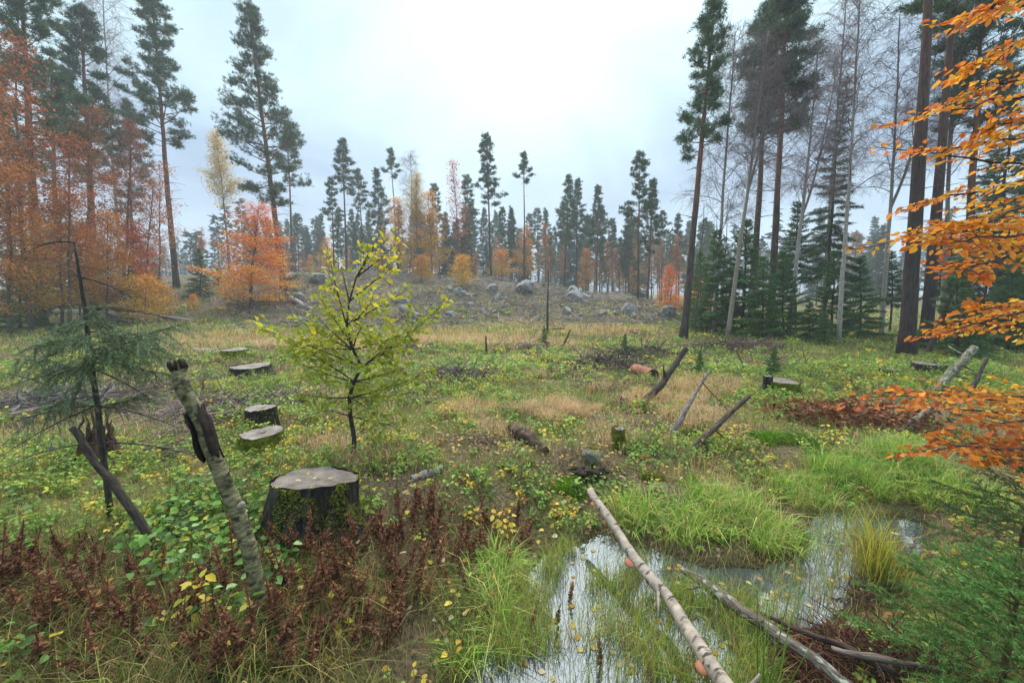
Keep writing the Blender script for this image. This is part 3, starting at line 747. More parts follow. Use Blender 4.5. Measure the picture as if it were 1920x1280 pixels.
# --- middle: named pines on the hill
mid = [('E', 650, 530, 640, 263, 45, 'tall slim pine standing leftmost among the tall hill pines'),
       ('K', 627, 520, 621, 336, 47, 'shorter pine just left of the leftmost tall hill pine'),
       ('E', 685, 505, 670, 318, 48, 'pine with a ragged one sided crown left of the dense hill pine'),
       ('F', 718, 505, 706, 318, 47, 'dense dark crowned pine left of centre on the hill'),
       ('G', 747, 505, 733, 282, 49, 'slender pine with high crown right of the dense hill pine'),
       ('K', 826, 515, 815, 348, 48, 'pine mingled with rusty leaves left of the red topped beech'),
       ('K', 888, 520, 876, 332, 47, 'pine just behind the red topped beech on the hill'),
       ('K', 921, 545, 913, 256, 38, 'tallest pine at the centre of the hill beside a pale boulder'),
       ('G', 983, 540, 983, 289, 41, 'lone slender pine with small tufted crown right of centre'),
       ('N', 961, 530, 958, 388, 50, 'short pine between the tallest hill pine and the lone slender pine'),
       ('F', 1057, 540, 1066, 330, 44, 'left pine of the twin pines at the right shoulder of the hill'),
       ('F', 1080, 545, 1083, 338, 45, 'right pine of the twin pines at the right shoulder of the hill'),
       ('F', 1118, 545, 1122, 350, 46, 'blunt topped pine right of the twin hill pines'),
       ('K', 1196, 588, 1200, 291, 31, 'pine with spire top and one long side branch right of the hill'),
       ('F', 1214, 570, 1224, 338, 33, 'pine leaning close behind the spire topped pine'),
       ('G', 1240, 560, 1243, 398, 42, 'short tufted pine right of the spire topped pine'),
       ('N', 1178, 560, 1178, 388, 48, 'narrow pine left of the spire topped pine'),
       ('F', 1272, 570, 1272, 403, 46, 'hazy pine just left of the tall right trunk')]
for v_, bx, by, tx, ty, dy, lb in mid: tree('pine_tree', v_, bx, by, tx, ty, lb, depth=dy)
tree('birch_tree', 'e', 776, 520, 770, 288, 'leafless grey treetop among the ochre beeches on the hill', depth=46)
tree('beech_tree', 'red', 864, 520, 850, 298, 'red topped thin beech standing on the hill left of centre', depth=44)
for a_, b_, c_, d_, e_, f_, l_ in [
    ('ochre', 748, 525, 745, 372, 41, 'pale orange beech left of the big ochre beech on the hill'),
    ('olive', 783, 530, 780, 325, 42, 'tall ochre beech on the hill left of centre'),
    ('ochre', 812, 530, 800, 360, 43, 'big ochre beech with drooping side on the hill'),
    ('bush', 790, 560, 790, 480, 36, 'low ochre bush at the foot of the hill beeches'),
    ('bush', 866, 575, 868, 480, 33, 'thin orange bush halfway up the hill left of centre'),
    ('ochre', 985, 535, 985, 425, 44, 'round ochre beech behind the lone slender pine'),
    ('thin', 1022, 535, 1022, 418, 48, 'thin brown beech right of the round ochre beech'),
    ('bush', 940, 540, 940, 470, 42, 'low brown bush between the centre pine and the round beech'),
    ('ochre', 610, 520, 615, 445, 50, 'dull ochre beech behind the leftmost hill pines'),
    ('fire', 1257, 582, 1256, 498, 25, 'golden orange beech left of the tall right pine'),
    ('bush', 1310, 590, 1310, 530, 24, 'small orange beech bush just right of the tall right pine'),
    ('thin', 1268, 570, 1270, 440, 40, 'pale orange thin beech behind the golden orange beech')]:
    tree('beech_tree', a_, b_, c_, d_, e_, l_, depth=f_)
# far rank behind the hill
rng = np.random.RandomState(77)
xs = np.linspace(460, 1335, 128)+rng.uniform(-6, 6, 128)
for k, x_ in enumerate(xs):
    dy = rng.uniform(48, 76); top = 415+rng.uniform(-34, 62)+(18 if x_ > 1150 else 0)
    v_ = ['F', 'K', 'N', 'E', 'far'][rng.choice(5, p=[.25, .22, .28, .1, .15])]
    tree('spruce_tree' if v_ == 'far' else 'pine_tree', v_, x_, 540, x_+rng.uniform(-3, 3), top,
         'hazy conifer of the far forest edge ' + ('between red trunk pine and leftmost hill pines' if x_ < 640 else 'behind the ochre hill beeches' if x_ < 850 else 'behind the tallest centre pine' if x_ < 1000 else 'behind the twin hill pines' if x_ < 1150 else 'behind the spire topped pine'),
         'far conifers ' + ('at the left of the hill' if x_ < 640 else 'behind the ochre beeches' if x_ < 850 else 'behind the centre pine' if x_ < 1000 else 'behind the twin pines' if x_ < 1150 else 'behind the spire pine'), depth=dy)
for k, x_ in enumerate(rng.uniform(540, 1240, 30)):
    tree('beech_tree', ['ochre', 'thin', 'tall'][k % 3], x_, 545, x_, rng.uniform(440, 490), 'rusty brown understorey beech among the far forest trunks', 'rusty beeches in the far forest', depth=rng.uniform(46, 60))
# --- right side
tree('pine_tree', 'P1', 1281, 636, 1341, -4, 'tall leaning red trunk pine at the right edge of the open clearing', depth=15.5, yaw=1)
tree('pine_tree', 'P2', 1444, 640, 1478, -30, 'straight pine with the dense dark crown above the young spruces', depth=17)
tree('pine_tree', 'P2', 1408, 640, 1440, 10, 'second dark crowned pine directly left behind the dense crowned pine', depth=19)
tree('birch_tree', 'd', 1363, 640, 1440, 60, 'leaning forked birch between the tall pine and the young spruces', depth=14.5, yaw=.4)
tree('birch_tree', 'c', 1338, 620, 1378, 60, 'slender weeping birch with bare hanging twigs beside the red trunk pine', depth=17)
tree('birch_tree', 'b', 1478, 640, 1535, 60, 'forked bare birch left of the tall ragged spruce', depth=15.5, yaw=0)
tree('birch_tree', 'a', 1572, 655, 1620, -40, 'white trunk birch in front of the tall ragged spruce', depth=13)
tree('birch_tree', 'b', 1652, 650, 1690, 20, 'bare grey birch between ragged spruce and big dark trunk', depth=16)
tree('birch_tree', 'a', 1540, 640, 1582, -10, 'thin bare birch behind the tall ragged spruce', depth=20)
tree('birch_tree', 'a', 1440, 640, 1480, -20, 'far bare birch behind the dense crowned pine', depth=23)
tree('spruce_tree', 'tall', 1542, 640, 1592, 138, 'tall ragged spruce rising among the bare birches', depth=16.5)
tree('pine_tree', 'P3', 1699, 672, 1765, -420, 'thick dark pine trunk nearest at right behind the orange leaves', depth=11, wide=1.0)
tree('pine_tree', 'P3', 1734, 656, 1810, -220, 'thinner dark pine trunk just right of the thick trunk', depth=12.5)
tree('pine_tree', 'P2', 1806, 640, 1850, -60, 'crooked pine behind the orange beech at the right edge', depth=14)
tree('birch_tree', 'd', 1765, 650, 1800, 0, 'bare forked tree between the dark right hand trunks', depth=15)
for k, (a_, ty, y_, v_) in enumerate([(1870, 60, 15, 'tall'), (1925, 150, 13, 'tall'), (1960, 20, 17, 'tall'), (1838, 280, 18, 'far'), (2010, 100, 14, 'tall')]):
    tree('spruce_tree', v_, a_, 650, a_+30, ty, 'dark spruce crowded behind the orange beech at the right edge', 'dark spruces at the right edge', depth=y_)
ys = [('young', 1340, 640, 1342, 430, 17, 'leftmost young spruce of the dark thicket beside the leaning birch'), ('young2', 1392, 645, 1398, 412, 16.5, 'young spruce right behind the leaning forked birch'),
      ('young', 1430, 650, 1432, 480, 14.5, 'bushy young spruce at the front of the dark thicket'), ('young2', 1468, 650, 1470, 470, 15, 'dense young spruce in the middle of the dark thicket'),
      ('thin', 1490, 645, 1492, 378, 20, 'slim spruce tip rising out behind the dark thicket'), ('young2', 1518, 655, 1518, 560, 13.5, 'knee high spruce in front of the dark thicket'),
      ('young', 1558, 655, 1560, 470, 15, 'young spruce at the foot of the tall ragged spruce'), ('young2', 1610, 655, 1612, 480, 15.5, 'young spruce just right of the white trunk birch'),
      ('thin', 1668, 650, 1672, 470, 18, 'thin understorey spruce left of the thick dark trunk'), ('young', 1315, 640, 1316, 470, 19, 'small spruce close behind the tall leaning pine'),
      ('young2', 1545, 655, 1546, 580, 13, 'lowest dark green spruce near the white birch foot'), ('thin', 1770, 650, 1775, 420, 17, 'understorey spruce between the two dark trunks and the crooked pine')]
for v_, a_, b_, c_, d_, e_, l_ in ys: tree('spruce_tree', v_, a_, b_, c_, d_, l_, depth=e_, wide=1.02)
for k in range(9):
    x_ = 1790+k*24+rng.uniform(-10, 10)
    tree('spruce_tree', ['young', 'young2', 'thin'][k % 3], x_, 655, x_+8, rng.uniform(430, 560), 'dark young spruce in the thicket at the right edge', 'young spruces at the right edge', depth=rng.uniform(10.5, 16))
for k in range(22):
    x_ = rng.uniform(1430, 2000)
    tree(['pine_tree', 'spruce_tree', 'birch_tree', 'spruce_tree'][k % 4], ['K', 'far', 'a', 'far'][k % 4], x_, 600, x_+rng.uniform(-5, 20), rng.uniform(390, 490), 'hazy tree in the far wood behind the right hand trunks', 'far trees behind the right trunks', depth=rng.uniform(38, 70))
for a_, b_, y_, l_ in [(1306, 520, 16, 'thin dead stem right beside the tall leaning pine'), (1330, 540, 16.5, 'thin bare stem between tall leaning pine and leaning birch'), (1352, 500, 17, 'thin dark stem just left of the leaning birch')]:
    B = onground(a_, y_); tp = at(a_+14, b_-140, y_)
    tm = MB(); P = np.linspace(B-[0, 0, .1], tp, 9); P[1:-1] += rng.randn(7, 3)*.03
    tm.tube(P-B, np.linspace(.035, .01, 9), 6, S(88, 80, 76))
    o_ = tag(link('dead_sapling', tm.mesh('dead_sapling', M['bark_dark'], True), None, tuple(B)), l_, 'tree')

# far wood behind everything: one hazy mass
fm = MB(); rng = np.random.RandomState(3); n = 420
ang = rng.uniform(-1.25, 1.25, n); dd = rng.uniform(80, 170, n)
fx, fy = dd*np.sin(ang), dd*np.cos(ang); fz = ground(fx, fy); fh = rng.uniform(9, 16, n)
fm.sticks(np.stack([fx, fy, fz-.5], -1), np.stack([fx, fy, fz+fh*.9], -1), .18, .05, S(70, 62, 60), 4)
m_ = 110
u = rng.rand(n, m_)**.8; rad = (1-u)*1.9*rng.uniform(.3, 1, (n, m_)); az = rng.rand(n, m_)*6.28
c = np.stack([fx[:, None]+rad*np.cos(az), fy[:, None]+rad*np.sin(az), fz[:, None]+fh[:, None]*(.25+.75*u)], -1).reshape(-1, 3)
d = np.stack([np.cos(az), np.sin(az), np.full(az.shape, -.1)], -1).reshape(-1, 3)+rng.randn(n*m_, 3)*.4
fc = np.where((rng.rand(n) < .12)[:, None], S(130, 92, 52)[None], S(50, 66, 54)[None]*rng.uniform(.7, 1.3, (n, 1)))
fm.needles(c, d, rng.uniform(.7, 1.4, n*m_), .5, np.repeat(fc, m_, 0), rng)
tag(link('far_forest', fm.mesh('far_forest', M['pine_needle'])), 'hazy far conifer forest along the horizon', 'forest', kind='stuff')
# ------------------------------------------------------------------ boulders
def make_rock(seed, sub=4):
    bm = bmesh.new(); bmesh.ops.create_icosphere(bm, subdivisions=sub, radius=1.0)
    rng_ = np.random.RandomState(seed); pl = unit(rng_.randn(13, 3)); dist = rng_.uniform(.5, .9, 13)
    for v in bm.verts:
        p_ = np.array(v.co); 
        for n_, d_ in zip(pl, dist):
            k = p_@n_-d_
            if k > 0: p_ = p_-n_*k*.98
        p_ = p_*(1+.10*(fbm(p_[0]*1.6+5, p_[1]*1.6+p_[2]*1.9, seed)-.5)+.05*(vnoise(p_[0]*5+9, p_[1]*5+p_[2]*6, seed)-.5))
        v.co = p_*np.array([1, .85, .72])
    me = bpy.data.meshes.new('boulder'); bm.to_mesh(me); bm.free()
    return me
rocks = [make_rock(60+k) for k in range(5)]
for me in rocks: me.materials.append(M['rock'])
rk = random.Random(8)
def boulder(px, py, wpx, label, group=None, hs=1.0, cat='boulder', name='boulder', mesh=None, sink=.25):
    B = gp(px, py); w_ = wpx/F*np.linalg.norm(B[:2])*.5*1.15
    o_ = link(name, mesh or rocks[rk.randrange(5)], None, (B[0], B[1], B[2]+w_*hs*(.55-sink*1.2)))
    o_.scale = (w_, w_*rk.uniform(.8, 1.1), w_*hs); o_.rotation_euler = (rk.uniform(-.2, .2), rk.uniform(-.2, .2), rk.random()*6.28)
    return tag(o_, label, cat, group)
for a_, b_, w_, l_ in [
    (921, 549, 30, 'pale angular boulder at the foot of the tallest centre pine'), (862, 553, 24, 'grey boulder left of the tallest centre pine'),
    (985, 546, 36, 'broad mossy boulder right of the tallest centre pine'), (1074, 552, 30, 'rounded boulder on top of the right hill shoulder'),
    (1077, 563, 34, 'pale boulder right below the rounded hill shoulder boulder'), (1098, 562, 22, 'small dark boulder beside the hill shoulder boulders'),
    (1180, 588, 32, 'white grey split boulder beside the spire topped pine'), (1249, 594, 38, 'big grey boulder left of the tall leaning right pine'),
    (934, 562, 20, 'small pale boulder below the tallest centre pine'), (755, 572, 26, 'whitish boulder above the fallen trunk on the left slope'),
    (770, 590, 24, 'pale round boulder touching the fallen trunk on the left slope'), (848, 596, 26, 'pinkish boulder low on the slope left of centre'),
    (883, 577, 20, 'grey boulder in mid slope beneath the thin orange bush'), (600, 530, 30, 'pale boulder seen over the young beech on the left hill'),
    (548, 524, 22, 'grey boulder right beside the red trunk pine on the hill'), (700, 545, 22, 'boulder behind the top of the young beech'),
    (1005, 600, 16, 'small flat stone at the hill foot under the thin dead sapling'), (1062, 588, 22, 'long flat pale stone low on the right slope'),
    (1128, 590, 16, 'small stone low on the slope left of the white split boulder'), (1150, 583, 14, 'tiny stone just left of the white split boulder'),
    (560, 560, 20, 'low grey stone right of the red trunk pine foot'), (1212, 598, 16, 'small grey stone between the split boulder and the big grey boulder')]:
    boulder(a_, b_, w_, l_)
for k in range(85):
    a_ = rk.uniform(540, 1240); b_ = rk.uniform(535, 606)
    boulder(a_, b_+max(0, (a_-1000)*.05), rk.uniform(5, 14), 'small grey stone scattered on the felled hillside', 'small stones on the hillside', cat='stone', name='stone')

# ------------------------------------------------------------------ stumps and logs
def make_stump(B, r, h, flare, label, mat='stump_bark', k=44, seed=1, lobes=5, cut=True, moss=0, tilt=(0, 0), cutcol='cut'):
    rng_ = np.random.RandomState(seed); root = thing('tree_stump', label, 'stump', tuple(B)); root.rotation_euler = (tilt[0], tilt[1], 0)
    n_ = 9; t_ = np.linspace(0, 1, n_)[:, None]; th = (np.arange(k)/k*2*math.pi)[None]
    ph = rng_.rand(3)*6
    lob = .5+.5*np.sin(lobes*th+ph[0]+.6*np.sin(2*th+ph[1]))
    rad = r*(1+flare*(1-t_)**2.4*(.35+lob)+.05*np.sin(3*th+ph[2])+.022*rng_.randn(1, k)+.012*rng_.randn(n_, k))
    zz = -.12+(h+.12)*t_+0*th
    zz[-1] += .004*rng_.randn(k)
    V_ = np.stack([rad*np.cos(th), rad*np.sin(th), zz], -1).reshape(-1, 3)
    i_ = np.arange(n_-1)[:, None]*k; j_ = np.arange(k)[None]; j3 = (j_+1) % k
    mb = MB(); mb.add(V_, q=np.stack([i_+j_, i_+j3, i_+k+j3, i_+k+j_], -1).reshape(-1, 4))
    link('bark', mb.mesh('stump_bark', M[mat], True), root)
    fs = np.linspace(0, 1, 7)[:, None]; rt = rad[-1][None]*.985
    zc_ = h-.006+(.010*np.sin(th*2+ph[0])*fs-.012*(1-fs)); zc_ = zc_+.004*rng_.randn(7, k)
    V2 = np.stack([rt*fs*np.cos(th), rt*fs*np.sin(th), zc_], -1).reshape(-1, 3)
    i_ = np.arange(6)[:, None]*k
    mb = MB(); mb.add(V2, q=np.stack([i_+j_, i_+k+j_, i_+k+j3, i_+j3], -1).reshape(-1, 4)); link('cut_face', mb.mesh('cut_face', M[cutcol], True), root)
    if moss:
        mb = MB(); n2 = int(moss); a_ = rng_.rand(n2)*6.28; tt = rng_.rand(n2)**.6
        rr_ = r*(1+flare*(1-tt)**2.4*(.35+.5+.5*np.sin(lobes*a_+ph[0]+.6*np.sin(2*a_+ph[1]))))
        sel = vnoise(a_*3+3, tt*4, seed) > .5; a_, tt, rr_ = a_[sel], tt[sel], rr_[sel]
        c = np.stack([rr_*np.cos(a_), rr_*np.sin(a_), -.05+(h+.05)*tt], -1)
        d = np.stack([np.cos(a_), np.sin(a_), np.full(len(a_), .5)], -1)+rng_.randn(len(a_), 3)*.6
        mb.needles(c, d, rng_.uniform(.01, .028, len(a_)), .008, S(110, 118, 34)*rng_.uniform(.6, 1.4, (len(a_), 1)), rng_)
        o_ = link('moss', mb.mesh('moss_tufts', M['herb']), root); o_['kind'] = 'stuff'
    return root
B = gp(585, 985); B = np.array([-1.36, 2.42, g1(-1.36, 2.42)-.02])
make_stump(B, .27, .40, .75, 'big dark sawn stump with grey top beside the birch post', seed=3, moss=7000, tilt=(-.2, .04))
STUMP = B.copy()
B = gp(492, 838); make_stump(B, .20, .17, .75, 'low mossy stump with pale cut top left of the young beech', 'stump_moss', seed=4, moss=4500)
B = gp(492, 800); make_stump(B, .17, .26, .4, 'dark stump behind the low mossy stump', seed=5, moss=1200)
B = gp(470, 705); make_stump(B, .36, .22, .5, 'flat weathered stump far behind the birch post top', seed=6)
B = gp(1158, 838); make_stump(B, .065, .22, 1.0, 'thin small stump with moss skirt above the grey stone', 'stump_moss', seed=7, lobes=4, k=30, moss=1500)
B = gp(1466, 742); make_stump(B, .24, .26, .45, 'bright mossy stump in the green undergrowth at right', 'stump_moss', seed=8, moss=3000)
B = gp(1437, 742); make_stump(B, .07, .34, .5, 'thin broken dark stump beside the bright mossy stump', seed=9, k=24)
B = gp(1738, 702); make_stump(B, .26, .24, .4, 'dark wide stump near the big right hand trunks', seed=10)
B = gp(1668, 706); make_stump(B, .18, .16, .5, 'small dark stump in the undergrowth left of the wide one', seed=11)
B = gp(1168, 757); make_stump(B, .05, .1, .5, 'tiny sawn stump at the foot of the dark leaning pole', seed=12, k=24)
B = gp(440, 668); make_stump(B, .3, .18, .6, 'mossy flat stump in the pale grass behind the dead spruce', 'stump_moss', seed=13)

def log(name, label, P, r, mat, col, cat='log', k=14, rough=.03, seed=1, endmat=None, group=None, stubs=0):
    rng_ = np.random.RandomState(seed); P = np.asarray(P, float); B_ = P[0].copy()
    n_ = max(24, len(P)*5); s_ = np.linspace(0, 1, n_)
    tt = np.linspace(0, 1, len(P)); Q = np.stack([np.interp(s_, tt, P[:, i_]) for i_ in range(3)], -1)
    for _ in range(3): Q[1:-1] = .25*Q[:-2]+.5*Q[1:-1]+.25*Q[2:]
    Q[1:-1] += (np.stack([fbm(s_*7+seed, s_*0+i_*3, 2+i_) for i_ in range(3)], -1)[1:-1]-.5)*np.max(r)*(.15 if endmat else .9)
    rad = np.interp(s_, np.linspace(0, 1, len(np.atleast_1d(r))), np.atleast_1d(r))*(1+.08*(vnoise(s_*22, s_*0, seed)-.5))
    mb = MB(); mb.tube(Q-B_, rad, k, np.asarray(col), True, rough, rng_)
    if stubs:
        for _ in range(stubs):
            i_ = rng_.randint(4, n_-3); d_ = unit(np.cross(unit(Q[i_+1]-Q[i_]), rng_.randn(3))+unit(Q[i_+1]-Q[i_])*.5); l_ = rad[i_]*rng_.uniform(1.5, 6)
            mb.tube(curve(Q[i_]-B_, d_, l_, 4, rng_, (0, 0, 0), .1), np.linspace(rad[i_]*.4, rad[i_]*.15, 4), 5, np.asarray(col)*.8)
    me = mb.mesh(name, M[mat], True)
    if endmat is None:
        return tag(link(name, me, None, tuple(B_)), label, cat, group), Q, rad
    root = thing(name, label, cat, tuple(B_), group); link('bark', me, root)
    for e_, nx in ((0, 1), (-1, -2)):
        d_ = unit(Q[e_]-Q[nx]); eb = MB(); eb.tube(np.array([-d_*.01, d_*.006]), rad[e_]*.93, k, (1, 1, 1))
        link('cut_end', eb.mesh('cut_end', M[endmat]), root, tuple(Q[e_]-B_))
    return root, Q, rad
def up(p, dz): return np.array([p[0], p[1], p[2]+dz])
# birch log lying into the pond, with bracket fungi
a0 = atz(1106, 918, .02); a1 = atz(1262, 1130, -.16); a2 = np.array([.98, 1.30, -.12]); a3 = np.array([1.02, .9, -.1])
pr = np.array([a0, atz(1150, 985, -.06), atz(1205, 1070, -.13), a1, atz(1330, 1235, -.14), a2, a3])
lo, Q, rad = log('birch_log', 'pale fallen birch log with bracket fungi lying across the pond', pr, [.028, .031, .034, .035, .036, .038, .039], 'bark_birch', S(164, 150, 138), seed=4, k=16, stubs=6)
def fungus(px, py, i_, sz, label, side):
    c = Q[i_]; d_ = unit(Q[i_+1]-Q[i_-1]); sdv = unit(np.cross(d_, [0, 0, 1.]))*side
    bm = bmesh.new(); bmesh.ops.create_uvsphere(bm, u_segments=16, v_segments=8, radius=1)
    for v in bm.verts:
        x, y, z = v.co
        v.co = Vector((x*(1+.08*math.sin(5*y)), y, z*.42-.12*(x*x+y*y)))
    me = bpy.data.meshes.new('bracket_fungus'); bm.to_mesh(me); bm.free(); me.materials.append(M['fungus'])
    for p_ in me.polygons: p_.use_smooth = True
    p_ = c+sdv*rad[i_]*1.15+np.array([0, 0, -.012])
    o_ = link('bracket_fungus', me, None, tuple(p_)); o_.scale = (sz, sz*.75, sz*.6); o_.rotation_euler = (.25*side, .1, math.atan2(d_[1], d_[0]))
    tag(o_, label, 'fungus')
k_ = lambda px, py: int(np.argmin(np.linalg.norm(Q-atz(px, py, -.1), axis=1)))
fungus(0, 0, k_(1185, 1050), .042, 'pinkish bracket fungus on the left side of the birch log', -1 if np.cross(unit(Q[10]-Q[5]), [0, 0, 1.])[0] > 0 else 1)
sgn = -1 if np.cross(unit(Q[10]-Q[5]), [0, 0, 1.])[0] > 0 else 1
fungus(0, 0, k_(1315, 1235), .036, 'brown rounded fungus low on the near end of the birch log', sgn)
fungus(0, 0, k_(1125, 960), .026, 'small orange fungus on the left near the far end of the birch log', sgn)
fungus(0, 0, k_(1150, 985), .022, 'tiny orange fungus on the right near the far end of the birch log', -sgn)
# lichen covered log and dark limbs at the lower right of the pond
log('lichen_branch', 'grey lichen spotted branch slanting into the pond at lower right', [atz(1278, 1066, -.24), atz(1345, 1110, -.2), atz(1420, 1160, -.16), atz(1510, 1225, -.12), atz(1600, 1290, -.1)], [.022, .034, .032, .028, .024], 'bark_lichen', S(92, 82, 76), 'branch', seed=6, stubs=6)
log('dead_branch', 'dark wet branch lying above the lichen spotted branch', [atz(1425, 1148, -.2), atz(1500, 1180, -.14), atz(1590, 1215, -.12), atz(1680, 1262, -.12)], [.008, .014, .016, .018], 'bark_dark', S(62, 48, 44), 'branch', seed=7, k=8, stubs=8)
log('dead_branch', 'grey dead branch lying under the spruce at the lower right corner', [atz(1560, 1215, -.1), atz(1650, 1235, -.1), atz(1760, 1255, -.1)], [.012, .016, .01], 'bark_dark', S(116, 102, 96), 'branch', seed=8, k=8)
# birch post with torn black bark
B = gp(492, 1168); T = at(330, 676, 1.78); B = B-np.array([0, 0, .06])
kn = at(470, 985, B[1]+.03); kn2 = at(372, 800, 1.76)
lo, Q, rad = log('birch_post', 'leaning broken birch post with peeling black bark at left', [B, at(484, 1090, B[1]+.02), at(462, 1010, B[1]+.04), at(437, 940, B[1]+.06), at(405, 862, 1.75), at(370, 785, 1.76), at(345, 722, 1.77), T], [.037, .035, .034, .033, .032, .031, .031, .030], 'bark_old_birch', S(112, 108, 80), 'post', seed=9, k=18, rough=.012)
root = lo
def collar(i0, i1, cover, mat, jag, off=.006, seed=1, name='peeled_bark', flap=0.0):
    rng_ = np.random.RandomState(seed); mb = MB(); n_ = i1-i0+1; m_ = 22
    d_ = unit(Q[i1]-Q[i0]); A = unit(np.cross(d_, [0, 1., 0])); Bv = np.cross(d_, A)
    th = np.linspace(cover[0], cover[1], m_)
    V_ = []
    for r_ in range(n_):
        jg = rng_.uniform(-jag, jag, m_) if r_ in (0, n_-1) else np.zeros(m_)
        lift = off+flap*(np.abs(np.linspace(-1, 1, m_))**6)+.003*rng_.randn(m_)
        V_.append(Q[i0+r_]+d_*jg[:, None]+(rad[i0+r_]+lift)[:, None]*(np.cos(th)[:, None]*A+np.sin(th)[:, None]*Bv))
    V_ = np.array(V_).reshape(-1, 3)-np.array(lo.location)
    i_ = np.arange(n_-1)[:, None]*m_; j_ = np.arange(m_-1)[None]
    mb.add(V_, q=np.stack([i_+j_, i_+j_+1, i_+m_+j_+1, i_+m_+j_], -1).reshape(-1, 4))
    o_ = link(name, mb.mesh(name, M[mat], True), lo)
    so = o_.modifiers.new('thickness', 'SOLIDIFY'); so.thickness = .004
    return o_
nq = len(Q); f_ = lambda px, py, Y_: int(np.argmin(np.linalg.norm(Q-at(px, py, Y_), axis=1)))
ia, ib = f_(400, 838, 1.75), f_(362, 778, 1.76)
collar(min(ia, ib)-1, max(ia, ib), (2.2, 7.4), 'burnt', .035, .006, 3, flap=.02)
collar(nq-3, nq-1, (0, 6.28), 'burnt', .004, .002, 4, 'charred_rim')
sb = MB(); sp_ = Q[f_(470, 960, 1.7)]; sb.tube(np.linspace(sp_, sp_+np.array([.045, -.015, .05]), 5)-np.array(lo.location), [.02, .02, .017, .015, .011], 8, S(150, 142, 128)); link('snapped_stub', sb.mesh('stub', M['bark_old_birch'], True), lo)
# dark leaning stick left of the post
B = gp(306, 1040); log('dead_stick', 'dark mossy stick leaning left beside the birch post', [B-[0, 0, .05], at(245, 950, B[1]+.05), at(190, 880, B[1]+.12), at(136, 802, B[1]+.2)], [.022, .024, .021, .019], 'bark_dark', S(58, 50, 44), 'stick', seed=10, k=10)
# leaning poles in the clearing
def pole(label, base, tip, r, dY=0.0, mat='bark_dark', col=S(72, 62, 56), seed=1, sag=0, cat='pole', name='dead_pole'):
    B = gp(*base); T = at(tip[0], tip[1], B[1]+dY); mid_ = (B+T)/2+np.array([0, 0, sag]); rr_ = np.array(r)/F*B[1]/2*1.05
    return log(name, label, [B-[0, 0, .08], B, (B+mid_)/2, mid_, (mid_+T)/2, T], [rr_[0], rr_[0], rr_[0], sum(rr_)/2, rr_[1], rr_[1]], mat, col, cat, seed=seed, k=10, stubs=5)
pole('thick dark bent pole leaning right in the middle of the clearing', (1203, 760), (1287, 652), (14, 11), .4, seed=21, sag=-.07)
pole('pale grey pole leaning right beneath the thick dark pole', (1257, 815), (1330, 696), (10, 5), .3, 'bark_lichen', S(128, 116, 116), seed=22)
pole('dark straight pole with yellow mossy tip leaning over the tussocks', (1292, 846), (1405, 742), (12, 9), .3, 'bark_dark', S(84, 72, 62), seed=23)
pole('mossy pale pole leaning right under the orange beech branches', (1752, 736), (1828, 652), (15, 13), .2, 'bark_lichen', S(110, 104, 84), seed=24)
pole('thin dark pole leaning right of the mossy pale pole', (1812, 752), (1850, 672), (8, 6), .2, seed=25)
pole('slanting thin trunk propped among the right hand pines', (1740, 665), (1800, 510), (9, 6), .4, seed=26)
pole('twisted grey limb half sunk in brown bracken at right', (1690, 812), (1745, 762), (14, 11), .1, 'bark_lichen', S(120, 112, 96), seed=27)
pole('thin dead sapling with no leaves standing before the right hill slope', (1026, 628), (1028, 505), (4, 2), 0, seed=28, name='dead_sapling', cat='tree')
pole('short grey dead stem leaning in the tan grass at centre', (1052, 655), (1070, 618), (5, 3), .2, seed=29, name='dead_sapling', cat='tree')
pole('upright thin dead stem in the pale grass left of centre', (912, 662), (911, 630), (4, 3), 0, seed=30, name='dead_sapling', cat='tree')
B1 = gp(1257, 815); tw = MB()
p_ = at(1318, 718, B1[1]+.22); e_ = at(1375, 770, B1[1]+.3); tw.tube(curve(p_, unit(e_-p_), np.linalg.norm(e_-p_), 6, np.random.RandomState(2), (0, 0, -.1), .06)-p_, np.linspace(.008, .003, 6), 5, S(80, 70, 66))
tag(link('side_branch', tw.mesh('twig', M['bark_dark'], True), None, tuple(p_)), 'thin dark twig running right from the pale grey pole', 'twig')
# rotten logs
A_, B_ = gp(958, 806), gp(1022, 852); log('rotten_log', 'short rotten log with flaking bark lying in the leaf litter', [up(A_, .05), up((A_+B_)/2, .05), up(B_, .02)], [.05, .075, .05], 'rot', (1, 1, 1), seed=31, rough=.18)
A_, B_ = gp(768, 900), gp(830, 886); log('birch_stub', 'smooth grey log end poking from leaf litter right of the big stump', [up(A_, 0), up(B_, .03)], [.035, .04], 'bark_old_birch', S(150, 138, 136), seed=32)
A_, B_ = gp(1190, 702), gp(1216, 708); A_ = up(A_, .11); B_ = up(B_, .11); log('sawn_log', 'short sawn reddish log lying in the grass at centre right', [A_, B_-[0, .25, 0]], [.125, .125], 'redwood', S(150, 100, 78), seed=33, endmat='burnt')
B = gp(1100, 898); root = thing('rotten_log', 'black hollow rotten log at the head of the birch log', 'log', tuple(B))
for k in range(22):
    rng_ = np.random.RandomState(200+k); a_ = rng_.uniform(-1.2, 4.3); mb = MB(); b_ = np.array([rng_.uniform(-.14, .14), math.sin(a_)*.06, .05+math.cos(a_)*.035]); d_ = unit(np.array([rng_.choice([-1, 1])*1.0, rng_.randn()*.35, rng_.randn()*.3])); l_ = rng_.uniform(.05, .13)
    mb.tube(np.linspace(b_-d_*l_*.5, b_+d_*l_, 7)+rng_.randn(7, 3)*.004, np.array([.008, .022, .028, .026, .02, .012, .003])*rng_.uniform(.7, 1.2), 5, S(60, 48, 42)*rng_.uniform(.3, 1.3), True, .25, rng_); link('splinter', mb.mesh('splinter', M['bark_dark']), root)
